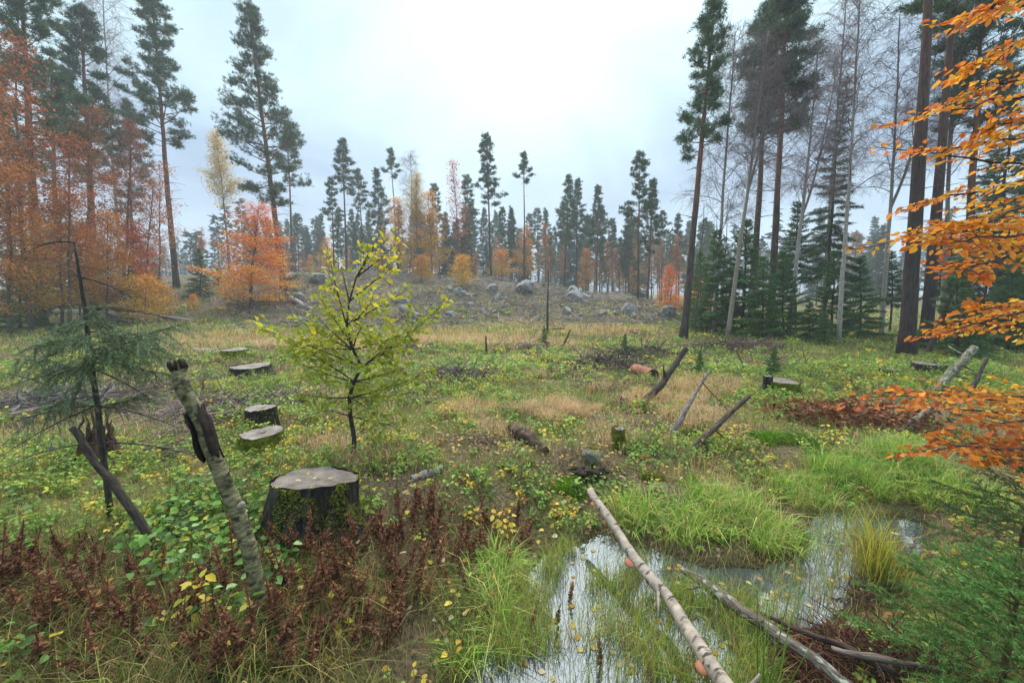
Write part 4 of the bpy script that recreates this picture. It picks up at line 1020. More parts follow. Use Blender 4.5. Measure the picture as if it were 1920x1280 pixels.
boulder(1108, 868, 36, 'oblong grey stone leaning above the black rotten log', hs=1.5, cat='stone', name='mossy_stone', sink=.15)
for a_, b_, w_, l_ in [(1236, 922, 46, 'grey flat stone in herbs right of the birch log end'), (1292, 924, 28, 'small grey stone beside the flat stone near the pond'), (1196, 940, 30, 'low grey stone below the flat stone near the pond')]:
    boulder(a_, b_, w_, l_, hs=.6, cat='stone', name='pond_stone')
for o_ in bpy.data.objects:
    if o_.name.startswith(('mossy_stone', 'pond_stone')):
        o_.data = o_.data.copy(); o_.data.materials[0] = M['rock_moss']
# moss cushions
def cushion(px, py, rx, rz, label, n_=1800, colr=S(112, 128, 36)):
    B = gp(px, py); rng_ = np.random.RandomState(px); mb = MB()
    u_ = rng_.rand(n_)**.5; a_ = rng_.rand(n_)*6.28; rr_ = rx*u_*(1+.25*np.sin(3*a_+px)); x_ = rr_*np.cos(a_); y_ = rr_*np.sin(a_)*.8; z_ = rz*np.sqrt(np.clip(1-u_**2, 0, 1))
    gz = ground(B[0]+x_, B[1]+y_)-B[2]
    mb.needles(np.stack([x_, y_, gz+z_-.01], -1), np.stack([x_/rx, y_/rx, np.full(n_, .6)], -1)+rng_.randn(n_, 3)*.5, rng_.uniform(.012, .035, n_), .012, colr*rng_.uniform(.55, 1.45, (n_, 1)), rng_)
    root = thing('moss_cushion', label, 'moss', tuple(B))
    sh = MB(); uu = np.linspace(0, 1, 6)[:, None]; th = np.linspace(0, 6.2832, 20, endpoint=False)[None]
    r2 = rx*.97*uu*(1+.25*np.sin(3*th+px)); X_ = r2*np.cos(th); Y_ = r2*np.sin(th)*.8
    Z_ = ground(B[0]+X_, B[1]+Y_)-B[2]+rz*np.sqrt(np.clip(1-uu**2, 0, 1))-.012-.03*(uu > .99)
    i_ = np.arange(5)[:, None]*20; j_ = np.arange(20)[None]; j3 = (j_+1) % 20
    sh.add(np.stack([X_, Y_, Z_], -1).reshape(-1, 3), q=np.stack([i_+j_, i_+20+j_, i_+20+j3, i_+j3], -1).reshape(-1, 4))
    link('mound', sh.mesh('mound', M['moss'], True), root)
    o_ = link('moss_tufts', mb.mesh('moss_tufts', M['herb']), root); o_['kind'] = 'stuff'
cushion(1066, 915, .17, .035, 'bright green moss cushion left of the birch log end', 3500, S(96, 128, 30))
cushion(1330, 805, .13, .09, 'yellow green moss cushion between the leaning poles', 1500)
cushion(1300, 818, .13, .07, 'dark green moss hummock left of the yellow moss cushion', 1500, S(74, 100, 28))
cushion(1440, 822, .18, .06, 'vivid green moss cushion right of the dark straight pole', 1800, S(88, 124, 30))
cushion(1500, 828, .2, .06, 'green moss hummock in front of the brown bracken', 1800, S(84, 112, 32))
cushion(1292, 905, .08, .06, 'olive moss pad on the ground by the small grey stone', 1000, S(110, 116, 36))
cushion(450, 1215, .16, .05, 'dark green moss pad at the foot of the birch post', 3000, S(62, 84, 24))
cushion(1225, 900, .1, .06, 'brown green moss mound behind the flat grey stone', 1200, S(100, 100, 40))
# fallen pale log at the left and rotten stump
A_, B_, C2 = gp(85, 592), gp(230, 596), gp(362, 604)
log('fallen_birch', 'long pale fallen birch trunk across the clearing edge at far left', [up(A_, .3), up(B_, .22), up(C2, .1)], [.17, .14, .08], 'bark_birch', S(172, 160, 152), seed=41, k=12)
A_ = gp(60, 597); log('root_plate', 'reddish broken root end of the long pale birch trunk', [up(gp(95, 594), .15), up(gp(86, 592), .5)], [.3, .16], 'rot', (1, 1, 1), seed=42, rough=.2, cat='root')
B = gp(190, 858); root = thing('rotten_stump', 'tall rotten red brown stump behind the dead spruce', 'stump', tuple(B))
for k in range(16):
    rng_ = np.random.RandomState(k); a_ = k*.41; q_ = rng_.uniform(.6, 1.1); mb = MB(); b_ = np.array([math.cos(a_)*.17*q_, math.sin(a_)*.14*q_, -.05]); t_ = b_*.6+np.array([rng_.randn()*.02, rng_.randn()*.02, rng_.uniform(.2, .6)])
    mb.tube(np.linspace(b_, t_, 9)+rng_.randn(9, 3)*.008, np.linspace(.05, .004, 9), 5, S(92, 66, 54)*rng_.uniform(.45, 1.1), True, .22, rng_); link('splinter', mb.mesh('splinter', M['bark_dark']), root)
for a_, b_, r_, m_, c_, l_ in [((545, 562), (588, 585), 9, 'bark_birch', S(180, 172, 168), 'white fallen trunk on the slope right of the red trunk pine'), ((872, 556), (935, 553), 6, 'bark_birch', S(176, 166, 150), 'pale thin log lying below the tallest centre pine'),
    ((755, 582), (785, 598), 13, 'bark_dark', S(120, 114, 116), 'thick grey fallen trunk on the slope behind the young beech'), ((1165, 574), (1242, 578), 6, 'bark_birch', S(160, 136, 108), 'pale brown log lying behind the spire topped pine'),
    ((365, 660), (412, 662), 9, 'bark_birch', S(170, 160, 150), 'pale log in the dry grass behind the birch post top'), ((420, 659), (455, 657), 6, 'bark_birch', S(176, 168, 160), 'thin pale log right of the pale log in dry grass'),
    ((985, 668), (1020, 665), 10, 'bark_dark', S(84, 72, 72), 'dark short log in the grass at the centre of the clearing'), ((1345, 688), (1425, 690), 7, 'bark_dark', S(110, 98, 92), 'thin grey log lying behind the bright mossy stump'),
    ((1505, 678), (1535, 680), 6, 'bark_dark', S(120, 110, 100), 'pale stick log right in front of the dark spruce thicket'), ((1715, 685), (1790, 682), 8, 'bark_dark', S(92, 84, 84), 'grey log behind the dark wide stump')]:
    A_, B_ = gp(*a_), gp(*b_); rr_ = r_/F*A_[1]/2; log('fallen_log', l_, [up(A_, rr_*.8), up((A_+B_)/2, rr_*.7), up(B_, rr_*.6)], [rr_, rr_*.8], m_, c_, seed=a_[0], k=8)

# ------------------------------------------------------------------ brush piles
def brush(px, py, rx, h, n_, label, colr, uprights=4):
    B = gp(px, py); rng_ = np.random.RandomState(px); mb = MB(); p0, p1, r0, r1 = [], [], [], []
    for k in range(n_):
        a_ = rng_.rand()*6.28; rr_ = rx*rng_.rand()**.6; s_ = np.array([rr_*math.cos(a_), rr_*math.sin(a_)*.7, rng_.rand()*h*(1-rr_/rx*.7)])
        s_[2] += g1(B[0]+s_[0], B[1]+s_[1])-B[2]
        d_ = unit(np.array([*rng_.randn(2), rng_.randn()*.22])); Q_ = curve(s_, d_, rng_.uniform(.3, 1.0)*rx, 5, rng_, (0, 0, -.15), .14); r_ = rng_.uniform(.003, .012)*(rx/.6)
        p0 += list(Q_[:-1]); p1 += list(Q_[1:]); r0 += [r_, r_*.85, r_*.7, r_*.55]; r1 += [r_*.85, r_*.7, r_*.55, r_*.3]
    for k in range(uprights):
        s_ = np.array([rng_.uniform(-.5, .9)*rx, 0, 0]); Q_ = curve(s_, unit(np.array([rng_.uniform(.1, .9), rng_.randn()*.2, .9])), rng_.uniform(.7, 1.2)*h*1.7, 5, rng_, (.3, 0, 0), .08); r_ = .016*(rx/.6)
        p0 += list(Q_[:-1]); p1 += list(Q_[1:]); r0 += [r_, r_*.85, r_*.7, r_*.5]; r1 += [r_*.85, r_*.7, r_*.5, r_*.3]
    mb.sticks(p0, p1, r0, r1, colr*rng_.uniform(.5, 1.5, (len(p0), 1)), 5)
    root = thing('brush_pile', label, 'brush', tuple(B)); o_ = link('sticks', mb.mesh('sticks', M['twig']), root); o_['kind'] = 'stuff'
brush(850, 715, .75, .25, 260, 'grey tangled brush pile right behind the young beech', S(96, 84, 84), 6)
brush(1135, 685, .9, .3, 240, 'dark tangled brush pile at the centre right of the clearing', S(82, 70, 70), 5)
brush(1205, 665, .9, .3, 160, 'bristly brush pile behind the short sawn log', S(86, 76, 72), 5)
brush(390, 770, .8, .16, 260, 'pale flattened branch litter between birch post and dark stump', S(134, 116, 112), 1)
brush(90, 760, .9, .3, 280, 'grey brush heap behind the dead spruce at the left edge', S(124, 114, 114), 3)
brush(300, 740, .8, .2, 200, 'brown slash heap right behind the dead spruce', S(128, 108, 100), 2)
brush(1330, 655, .8, .25, 120, 'dark brush at the foot of the tall leaning pine', S(80, 70, 68), 3)
brush(1400, 655, 1.2, .3, 200, 'purple brown twiggy brush before the dark spruce thicket', S(104, 84, 82), 2)
brush(1660, 1250, .32, .1, 420, 'dark red brown dead twig tangle under the lower right spruce', S(74, 42, 36), 1)
brush(1590, 1130, .22, .12, 220, 'brown withered twig tuft at the right end of the pond', S(80, 48, 42), 3)
brush(1560, 1260, .3, .08, 300, 'red brown branch litter beneath the lichen spotted branch', S(82, 46, 40), 1)
brush(640, 690, .7, .15, 160, 'flat grey brown slash patch left behind the young beech', S(128, 110, 104), 2)
brush(980, 655, 1.0, .16, 170, 'thin grey slash patch before the dead sapling', S(122, 106, 104), 3)
brush(760, 660, 1.1, .16, 170, 'long flat slash patch in the dry grass behind the young beech', S(126, 108, 102), 3)
brush(1470, 690, 1.0, .15, 150, 'flat brown slash patch behind the bright mossy stump', S(108, 90, 84), 2)
brush(560, 750, .6, .12, 150, 'pale slash patch beside the dark stump', S(140, 122, 114), 1)
brush(900, 830, .35, .07, 120, 'small twig litter patch left of the short rotten log', S(120, 100, 88), 1)
# scattered slash sticks on the felled ground and hillside
rng = np.random.RandomState(9); mb = MB()
n = 22000; y_ = 15+rng.rand(n)**1.1*28; x_ = rng.uniform(-1, 1, n)*(y_*.62)-y_*.12
ok = rng.rand(n) < sstep(15, 25, y_+8*(fbm(x_*.3, y_*.3, 5)-.5))*(.25+.75*sstep(.38, .58, fbm(x_*.5+2, y_*.5, 7))); x_, y_ = x_[ok], y_[ok]; n = len(x_); z_ = ground(x_, y_); L = rng.uniform(.25, 1.5, n)*rng.rand(n)**.5; a_ = rng.rand(n)*6.28
d = np.stack([np.cos(a_), np.sin(a_), rng.randn(n)*.32], -1)*L[:, None]; p0 = np.stack([x_, y_, z_+.03+rng.rand(n)*.22], -1)
hcol = np.array([S(150, 138, 134), S(112, 96, 94), S(92, 76, 72), S(176, 166, 158)])[rng.randint(0, 4, n)]
mb.sticks(p0-d/2, p0+d/2, rng.uniform(.008, .03, n), .008, hcol*rng.uniform(.7, 1.2, (n, 1)), 3)
n = 13000; y_ = 3.2+rng.rand(n)*15; x_ = rng.uniform(-1.2, 1.0, n)*y_; ok = (fbm(x_*.5+4, y_*.5, 10) > .5); x_, y_ = x_[ok], y_[ok]; n = len(x_)
z_ = ground(x_, y_); L = rng.uniform(.1, .7, n); a_ = rng.rand(n)*6.28
d = np.stack([np.cos(a_), np.sin(a_), rng.randn(n)*.15], -1)*L[:, None]; p0 = np.stack([x_, y_, z_+.02+rng.rand(n)*.06], -1)
mb.sticks(p0-d/2, p0+d/2, rng.uniform(.003, .010, n), .003, np.array([S(136, 122, 114), S(90, 74, 68), S(110, 92, 82)])[rng.randint(0, 3, n)], 3)
tag(link('slash_litter', mb.mesh('slash_litter', M['twig'])), 'dead sticks and slash strewn over the felled ground', 'debris', kind='stuff')

# ------------------------------------------------------------------ grasses, herbs, leaf litter
rng = np.random.RandomState(21)
def pts(y0, y1, dens, xl=1.45, pad=1.2):
    w0, w1 = xl*y0+pad, xl*y1+pad; area = (w0+w1)*(y1-y0); n_ = int(area*dens)
    y_ = rng.uniform(y0, y1, int(n_*1.0)); keep = rng.rand(len(y_)) < (xl*y_+pad)/w1
    y_ = y_[keep]; x_ = rng.uniform(-1, 1, len(y_))*(xl*y_+pad); return x_, y_
def palmix(pal, w_):
    """rows of weights -> one palette colour each"""
    w_ = np.array(w_).T; w_ = w_/w_.sum(1, keepdims=True); cs = w_.cumsum(1); r_ = rng.rand(len(w_))[:, None]
    return np.array(pal)[np.clip((r_ > cs).sum(1), 0, len(pal)-1)]
gcol = [S(98, 112, 48), S(128, 126, 62), S(172, 150, 104), S(140, 118, 84), S(86, 118, 44)]
gm = MB()
for y0, y1, dens, hh, ww in [(.75, 2.2, 1900, (.05, .17), .0035), (2.2, 4, 1500, (.05, .17), .0045), (4, 7.5, 620, (.06, .2), .008), (7.5, 14, 230, (.08, .26), .014), (14, 22, 90, (.12, .34), .028), (22, 34, 36, (.15, .4), .05)]:
    x_, y_ = pts(y0, y1, dens); f_ = fbm(x_*1.1, y_*1.1, 9); sdp = pond_sd(x_, y_); tn = z_tan(x_, y_)
    k = (sdp > -.03)&(rng.rand(len(x_)) < .25+.9*sstep(.35, .6, f_)+tn)&(np.hypot(x_, y_-2.0) > -1); x_, y_, f_, tn = x_[k], y_[k], f_[k], tn[k]; n_ = len(x_)
    hillk = .6*sstep(20, 30, y_)
    c = palmix(gcol, [.9*(1-tn), 1.0+0*f_, .6+3.5*tn+1.2*sstep(.48, .66, fbm(x_*.4+3, y_*.4, 11)), .5+tn+1.5*hillk, .7*(1-tn)*(1-hillk)])
    gm.blades(np.stack([x_, y_, ground(x_, y_)-.01], -1), rng.uniform(*hh, n_)*(1+1.3*tn), ww*rng.uniform(.6, 1.3, n_), rng.uniform(.2, 1.0, n_), c*rng.uniform(.65, 1.3, (n_, 1)), rng)
tag(link('meadow_grass', gm.mesh('meadow_grass', M['grass'])), 'short olive and straw coloured grass over the clearing', 'grass', kind='stuff')
# tan tussocks
tmb = MB()
def tuss(px, py, rx, ry, n_, h, colr, w_=.005):
    B = gp(px, py); a_ = rng.rand(n_)*6.28; u_ = rng.rand(n_)**.5; x_ = B[0]+rx*u_*np.cos(a_); y_ = B[1]+ry*u_*np.sin(a_)
    tmb.blades(np.stack([x_, y_, ground(x_, y_)-.01], -1), h*rng.uniform(.5, 1.2, n_), w_, rng.uniform(.3, 1.25, n_), colr*rng.uniform(.65, 1.35, (n_, 1)), rng)
TAN = S(184, 156, 122)
for k in range(26): tuss(1045+rng.randn()*38, 770+rng.randn()*13, rng.uniform(.06, .2), rng.uniform(.06, .16), 190, rng.uniform(.12, .27), TAN*rng.uniform(.8, 1.1), .005)
for a_ in [(830, 640, 2, 1.6), (960, 643, 2.4, 1.2), (1130, 625, 3, 1.2), (430, 648, 3, 1.6), (720, 640, 2, 1.2), (1020, 612, 4, 1.6), (600, 650, 2, 1)]: tuss(*a_, 1300, .34, TAN, .014)
tuss(1240, 752, .7, .35, 1500, .2, TAN, .007); tuss(1318, 728, .7, .5, 1500, .24, TAN, .007); tuss(880, 775, .4, .35, 1300, .18, TAN, .006); tuss(1290, 780, .4, .3, 700, .2, TAN, .006)
for k in range(40):
    tuss(rng.uniform(560, 1560), rng.uniform(640, 880), .25, .2, 160, rng.uniform(.12, .26), TAN*.9, .006)
tag(link('dry_grass', tmb.mesh('dry_grass', M['grass'])), 'tan dry grass tussocks in the clearing', 'grass', kind='stuff')
# long lush grass round the pond and emergent blades
lmb = MB()
x_ = rng.uniform(-.6, 4.2, 9000); y_ = rng.uniform(.8, 4.8, 9000); zl = z_long(x_, y_); k = (zl*rng.uniform(.3, 1.1, 9000) > .40)&(pond_sd(x_, y_) > -.06)
x_, y_ = x_[k][:420], y_[k][:420]
for cx_, cy_ in zip(x_, y_):
    m_ = rng.randint(16, 44); a_ = rng.rand(m_)*6.28; rr_ = rng.rand(m_)*.055; bx_, by_ = cx_+rr_*np.cos(a_), cy_+rr_*np.sin(a_); hue_ = rng.rand(); hgt = rng.uniform(.10, .32)
    pal_ = np.array([S(112, 150, 54), S(140, 168, 74), S(176, 170, 104), S(84, 122, 42), S(160, 140, 90)])[rng.choice(5, m_, p=[.34, .26+.0*hue_, .14, .18, .08] if hue_ < .72 else [.15, .25, .30, .08, .22])]
    lmb.blades(np.stack([bx_, by_, np.maximum(ground(bx_, by_), WATER-.05)-.01], -1), hgt*rng.uniform(.5, 1.15, m_), rng.uniform(.0035, .008, m_), rng.uniform(.15, 1.5, m_), pal_*rng.uniform(.65, 1.3, (m_, 1)), rng, az=a_+rng.randn(m_)*.5)
tag(link('pond_grass', lmb.mesh('pond_grass', M['grass'])), 'long lush green grass on the pond bank', 'grass', kind='stuff')
emb = MB()
x_ = rng.uniform(-.4, 3.2, 110000); y_ = rng.uniform(.9, 3.2, 110000); sdp = pond_sd(x_, y_); f_ = fbm(x_*2.6, y_*2.6, 12)
dens = sstep(.47, .56, f_)*1.1+.02; cx, cy = atz(1200, 1200, WATER)[:2]
dens = dens+.55*np.exp(-(((x_-cx)/.30)**2+((y_-cy)/.36)**2)); dens *= 1-.8*sstep(1.25, 1.7, x_)
k = (sdp < .02)&(rng.rand(len(x_)) < dens*.75); x_, y_ = x_[k], y_[k]; n_ = len(x_)
c = palmix([S(110, 144, 54), S(150, 160, 80), S(160, 142, 86), S(118, 84, 54)], np.ones((4, n_))*np.array([[1.2], [1], [.7], [.4]]))
emb.blades(np.stack([x_, y_, np.full(n_, WATER-.04)], -1), rng.uniform(.08, .28, n_), rng.uniform(.0022, .0045, n_), rng.uniform(.1, .8, n_), c*rng.uniform(.6, 1.3, (n_, 1)), rng)
tag(link('water_grass', emb.mesh('water_grass', M['grass'])), 'thin grass blades standing in the pond water', 'grass', kind='stuff')
# foreground tangle of bent straw and dark grass along the bottom
smb = MB()
x_ = rng.uniform(-2.6, .3, 60000); y_ = rng.uniform(.75, 2.1, 60000); f_ = fbm(x_*1.8, y_*1.8, 3)
k = (pond_sd(x_, y_) > .05)&(rng.rand(len(x_)) < sstep(.3, .6, f_)*.30); x_, y_ = x_[k], y_[k]; n_ = len(x_)
c = palmix([S(92, 104, 44), S(70, 84, 36), S(168, 150, 96), S(112, 84, 56), S(140, 140, 70)], np.ones((5, n_))*np.array([[1.2], [1], [.55], [.7], [.5]]))
smb.blades(np.stack([x_, y_, ground(x_, y_)-.01], -1), rng.uniform(.08, .30, n_), rng.uniform(.002, .0045, n_), rng.uniform(.3, 1.5, n_), c*rng.uniform(.5, 1.3, (n_, 1)), rng)
tag(link('bank_grass', smb.mesh('bank_grass', M['grass'])), 'tangled green and straw grass at the near left bank', 'grass', kind='stuff')
# herbs
hmb = MB()
for y0, y1, dens, hh, ls_ in [(1.0, 2.6, 1500, .20, .036), (2.6, 4.5, 1500, .22, .042), (4.5, 8, 950, .28, .056), (8, 14, 420, .32, .085), (14, 22, 110, .36, .14), (22, 40, 34, .35, .2)]:
    lp = 15; x_, y_ = pts(y0, y1, dens*1.5/lp); zh = z_herb(x_, y_); f_ = fbm(x_*1.5+7, y_*1.5, 13); sdp = pond_sd(x_, y_)
    pz = np.clip(zh*1.6+.7*sstep(.45, .61, f_)+.08, 0, 1)*(1-.8*z_tan(x_, y_))*(1-.75*z_stalk(x_, y_))*(1-.75*z_long(x_, y_))*(1-.35*sstep(22, 32, y_))
    k = (rng.rand(len(x_)) < pz)&(sdp > .12); x_, y_, zh, f_ = x_[k], y_[k], zh[k], f_[k]; n_ = len(x_); yl = fbm(x_*.9+1, y_*.9, 15)
    pc = palmix([S(108, 140, 58), S(130, 156, 70), S(156, 162, 66), S(192, 168, 60), S(82, 112, 46), S(150, 112, 62)],
               [1.2+0*yl, 1.0+0*yl, .5+1.6*sstep(.45, .65, yl), .08+.8*sstep(.52, .7, yl), .9+0*yl, .10+.2*sstep(.5, .7, yl)])*rng.uniform(.8, 1.2, (n_, 1))
    hp = hh*rng.uniform(.35, 1.1, n_)*(.45+.55*np.clip(zh+f_-.2, 0, 1)); N_ = n_*lp; ns_ = 4
    sa = rng.rand(n_, ns_)*6.28; sl = rng.uniform(.15, .8, (n_, ns_)); si = rng.randint(0, ns_, (n_, lp)); a2 = np.take_along_axis(sa, si, 1); l2 = np.take_along_axis(sl, si, 1); tt = rng.uniform(.25, 1, (n_, lp))
    z0 = ground(x_, y_)
    px_ = x_[:, None]+np.cos(a2)*l2*tt*hp[:, None]*1.1; py_ = y_[:, None]+np.sin(a2)*l2*tt*hp[:, None]*1.1; pz_ = z0[:, None]+hp[:, None]*tt*(1-.3*l2*tt)
    tip = np.stack([x_[:, None]+np.cos(sa)*sl*hp[:, None]*1.1, y_[:, None]+np.sin(sa)*sl*hp[:, None]*1.1, z0[:, None]+hp[:, None]*(1-.3*sl)], -1).reshape(-1, 3)
    if y1 < 9: hmb.sticks(np.repeat(np.stack([x_, y_, z0-.01], -1), ns_, 0), tip, .0016*(1+y0*.15), .0008*(1+y0*.15), np.repeat(pc*.7+S(90, 60, 40)*.3, ns_, 0))
    oa = a2+rng.randn(n_, lp)*1.2; d = unit(np.stack([np.cos(oa), np.sin(oa), rng.randn(n_, lp)*.3-.1], -1).reshape(-1, 3)); nn = unit(np.stack([rng.randn(N_)*.45, rng.randn(N_)*.45, np.ones(N_)], -1)); L = ls_*.85*np.repeat(rng.uniform(.6, 1.3, n_), lp)*rng.uniform(.7, 1.2, N_)
    hmb.leaves(np.stack([px_, py_, pz_], -1).reshape(-1, 3), d, nn, L, L*.62, np.repeat(pc, lp, 0)*rng.uniform(.75, 1.2, (N_, 1)), hexa=(y1 < 5), curl=.12)
tag(link('ground_herbs', hmb.mesh('ground_herbs', M['herb'])), 'low green and yellowing leafy herbs covering the clearing', 'undergrowth', kind='stuff')
# broad dark leaves at the left foreground
bmb = MB(); x_ = rng.uniform(-3.4, -1.2, 3600); y_ = rng.uniform(1.35, 3.0, 3600); f_ = fbm(x_*2.2, y_*2.2, 1); k = (rng.rand(3600) < sstep(.36, .6, f_))&(z_stalk(x_, y_) < .75); x_, y_ = x_[k], y_[k]; n_ = len(x_)
L = rng.uniform(.03, .065, n_); d = unit(np.stack([rng.randn(n_), rng.randn(n_), rng.randn(n_)*.3], -1)); nn = unit(np.stack([rng.randn(n_)*.4, rng.randn(n_)*.4-.1, np.ones(n_)], -1))
c = palmix([S(86, 122, 52), S(112, 146, 62), S(140, 164, 110), S(60, 88, 40), S(160, 156, 60)], np.ones((5, n_))*np.array([[1.2], [1], [.25], [.8], [.4]]))
zz = ground(x_, y_)+rng.rand(n_)*.16+.03
bmb.leaves(np.stack([x_, y_, zz], -1), d, nn, L, L*.8, c*rng.uniform(.6, 1.2, (n_, 1)), hexa=True, curl=.15)
bmb.sticks(np.stack([x_+rng.randn(n_)*.01, y_+rng.randn(n_)*.01, zz-.16], -1), np.stack([x_, y_, zz], -1), .0012, .0008, S(90, 96, 50))
tag(link('broadleaf_herbs', bmb.mesh('broadleaf_herbs', M['herb'])), 'broad green herb leaves in the left foreground', 'undergrowth', kind='stuff')
# pale yellow fallen leaves: mass
fmb = MB(); x_, y_ = pts(1.2, 9, 420); f_ = fbm(x_*1.2+2, y_*1.2, 2); cxx = sstep(-2.6, -.6, x_/ (y_/3.0))
cen = np.exp(-((x_/y_-.15)/.5)**2)*np.exp(-((y_-4.2)/2.4)**2)
k = (rng.rand(len(x_)) < cen*.85*sstep(.3, .55, f_)+.06)&(pond_sd(x_, y_) > .05); x_, y_ = x_[k], y_[k]; n_ = len(x_)
d = unit(np.stack([rng.randn(n_), rng.randn(n_), rng.randn(n_)*.15], -1)); nn = unit(np.stack([rng.randn(n_)*.3, rng.randn(n_)*.3, np.ones(n_)], -1)); L = rng.uniform(.025, .05, n_)
LIT = [S(206, 186, 124), S(216, 176, 78), S(196, 178, 150), S(176, 140, 92), S(150, 108, 74)]
c = palmix(LIT, np.ones((5, n_))*np.array([[1.1], [1], [.9], [.7], [.6]]))
fmb.leaves(np.stack([x_, y_, ground(x_, y_)+rng.rand(n_)*.07+.01], -1), d, nn, L, L*.8, c*rng.uniform(.7, 1.15, (n_, 1)), hexa=True, curl=.1)
tag(link('leaf_litter', fmb.mesh('leaf_litter', M['autumn'])), 'pale fallen birch leaves strewn through the grass', 'leaf litter', kind='stuff')
# single fallen leaves that can be picked out in front
def leaf_meshes(name, cols, L=1.0, W=.8, curl=.12, mat='autumn', fold=.15):
    out_ = []
    for k, c in enumerate(cols):
        mb = MB(); mb.leaves(np.zeros((1, 3)), np.array([[1., 0, 0]]), np.array([[0, 0, 1.]]), L, W, np.array([c]), fold, True, curl); out_.append(mb.mesh(name, M[mat]))
    return out_
lm = leaf_meshes('fallen_leaf', [S(222, 202, 120), S(226, 190, 66), S(214, 196, 160), S(206, 160, 70), S(232, 210, 90)])
rl = random.Random(12); cnt = 0
while cnt < 150:
    px_, py_ = rl.uniform(560, 1500), rl.uniform(840, 1180)
    if rl.random() < .25: px_, py_ = rl.uniform(60, 900), rl.uniform(1050, 1265)
    B = gp(px_, py_)
    if pond_sd(np.array([B[0]]), np.array([B[1]]))[0] < .05: continue
    o_ = link('fallen_leaf', lm[rl.randrange(5)], None, (B[0], B[1], B[2]+rl.uniform(.03, .11))); s_ = rl.uniform(.03, .05); o_.scale = (s_, s_, s_)
    o_.rotation_euler = (rl.gauss(0, .35), rl.gauss(0, .35), rl.random()*6.28)
    tag(o_, 'pale yellow fallen leaf caught in the foreground grass and herbs', 'leaf', 'fallen leaves in the foreground'); cnt += 1
for k, (a_, r_) in enumerate([(.4, .12), (2.0, .18), (3.3, .08), (4.2, .2), (5.4, .16), (1.1, .05)]):
    o_ = link('fallen_leaf', lm[k % 5], None, (STUMP[0]+r_*math.cos(a_), STUMP[1]+r_*math.sin(a_), STUMP[2]+.41-.2*r_*math.sin(a_)-.04*r_*math.cos(a_))); o_.scale = (.035, .035, .035); o_.rotation_euler = (-.2, .05, a_*2); tag(o_, 'pale fallen leaf lying on top of the big sawn stump', 'leaf', 'leaves on the big stump')
cnt = 0
while cnt < 120:
    B = atz(rl.uniform(960, 1700), rl.uniform(970, 1270), WATER+.004)
    if pond_sd(np.array([B[0]]), np.array([B[1]]))[0] > -.04: continue
    o_ = link('floating_leaf', lm[rl.choice([0, 2, 3])], None, tuple(B)); s_ = rl.uniform(.03, .045); o_.scale = (s_, s_, s_*.3); o_.rotation_euler = (0, 0, rl.random()*6.28)
    tag(o_, 'small yellow leaf floating on the pond water', 'leaf', 'leaves floating on the pond'); cnt += 1

# ------------------------------------------------------------------ rust brown dried stalks
def make_stalk(seed, h):
    rng_ = np.random.RandomState(seed); mb = MB()
    P = curve((0, 0, -.02), unit(np.array([rng_.randn()*.12, rng_.randn()*.12, 1])), h, 7, rng_, (0, 0, 0), .04)
    mb.tube(P, np.linspace(.0032, .0012, 7), 4, S(110, 62, 42), cap=False)
    n_ = 130; s_ = rng_.uniform(.15, 1, n_); c = np.array([samp(P, min(q_, .999))[0] for q_ in s_]); wd = .016*(np.sin(np.clip(s_, 0, 1)*2.7+.35))**.8
    d = unit(np.stack([rng_.randn(n_), rng_.randn(n_), rng_.uniform(-.6, .9, n_)], -1))
    mb.leaves(c, d, unit(rng_.randn(n_, 3)), wd*rng_.uniform(.7, 1.7, n_), wd*.6, np.array([S(140, 92, 64), S(112, 72, 54), S(160, 112, 80), S(88, 56, 46)])[rng_.randint(0, 4, n_)]*rng_.uniform(.7, 1.25, (n_, 1)), .4, False, .3)
    return mb.mesh('dried_stalk', M['stalk'])
sms = [make_stalk(80+k, h) for k, h in enumerate([.30, .24, .34, .20, .27, .22])]
cnt = 0
while cnt < 290:
    B = gp(rl.uniform(-40, 1080) if rl.random() < .6 else rl.uniform(440, 1080), rl.uniform(950, 1275)); v_ = float(z_stalk(np.array([B[0]]), np.array([B[1]]))[0])
    if rl.random() > v_**1.3 or pond_sd(np.array([B[0]]), np.array([B[1]]))[0] < .02: continue
    o_ = link('dried_stalk', sms[rl.randrange(6)], None, (B[0], B[1], B[2]-.01)); s_ = rl.uniform(.8, 1.4); o_.scale = (s_*1.15, s_*1.15, s_); o_.rotation_euler = (rl.gauss(0, .16), rl.gauss(0, .16), rl.random()*6.28)
    q_ = B[0]/B[1]; w_ = 'left of the birch post' if q_ < -.72 else 'between birch post and big stump front' if q_ < -.42 else 'in the thicket right of the big stump' if q_ < -.12 else 'near the head of the pond'
    tag(o_, 'rust brown dried stalk standing '+w_, 'dead plant', 'rust brown stalks '+w_); cnt += 1
for px_, py_, l_ in [(1065, 1130, 'brown dried stalk standing alone in the pond water left of the log'), (1045, 1180, 'shorter brown dried stalk in the pond left of the log'), (985, 1200, 'brown dried stalk at the left pond margin'), (1125, 1265, 'brown stub stalk in the pond near the bottom edge')]:
    B = atz(px_, py_, WATER-.02); o_ = link('water_stalk', sms[rl.randrange(6)], None, tuple(B)); o_.scale = (.9, .9, .9); tag(o_, l_, 'dead plant')
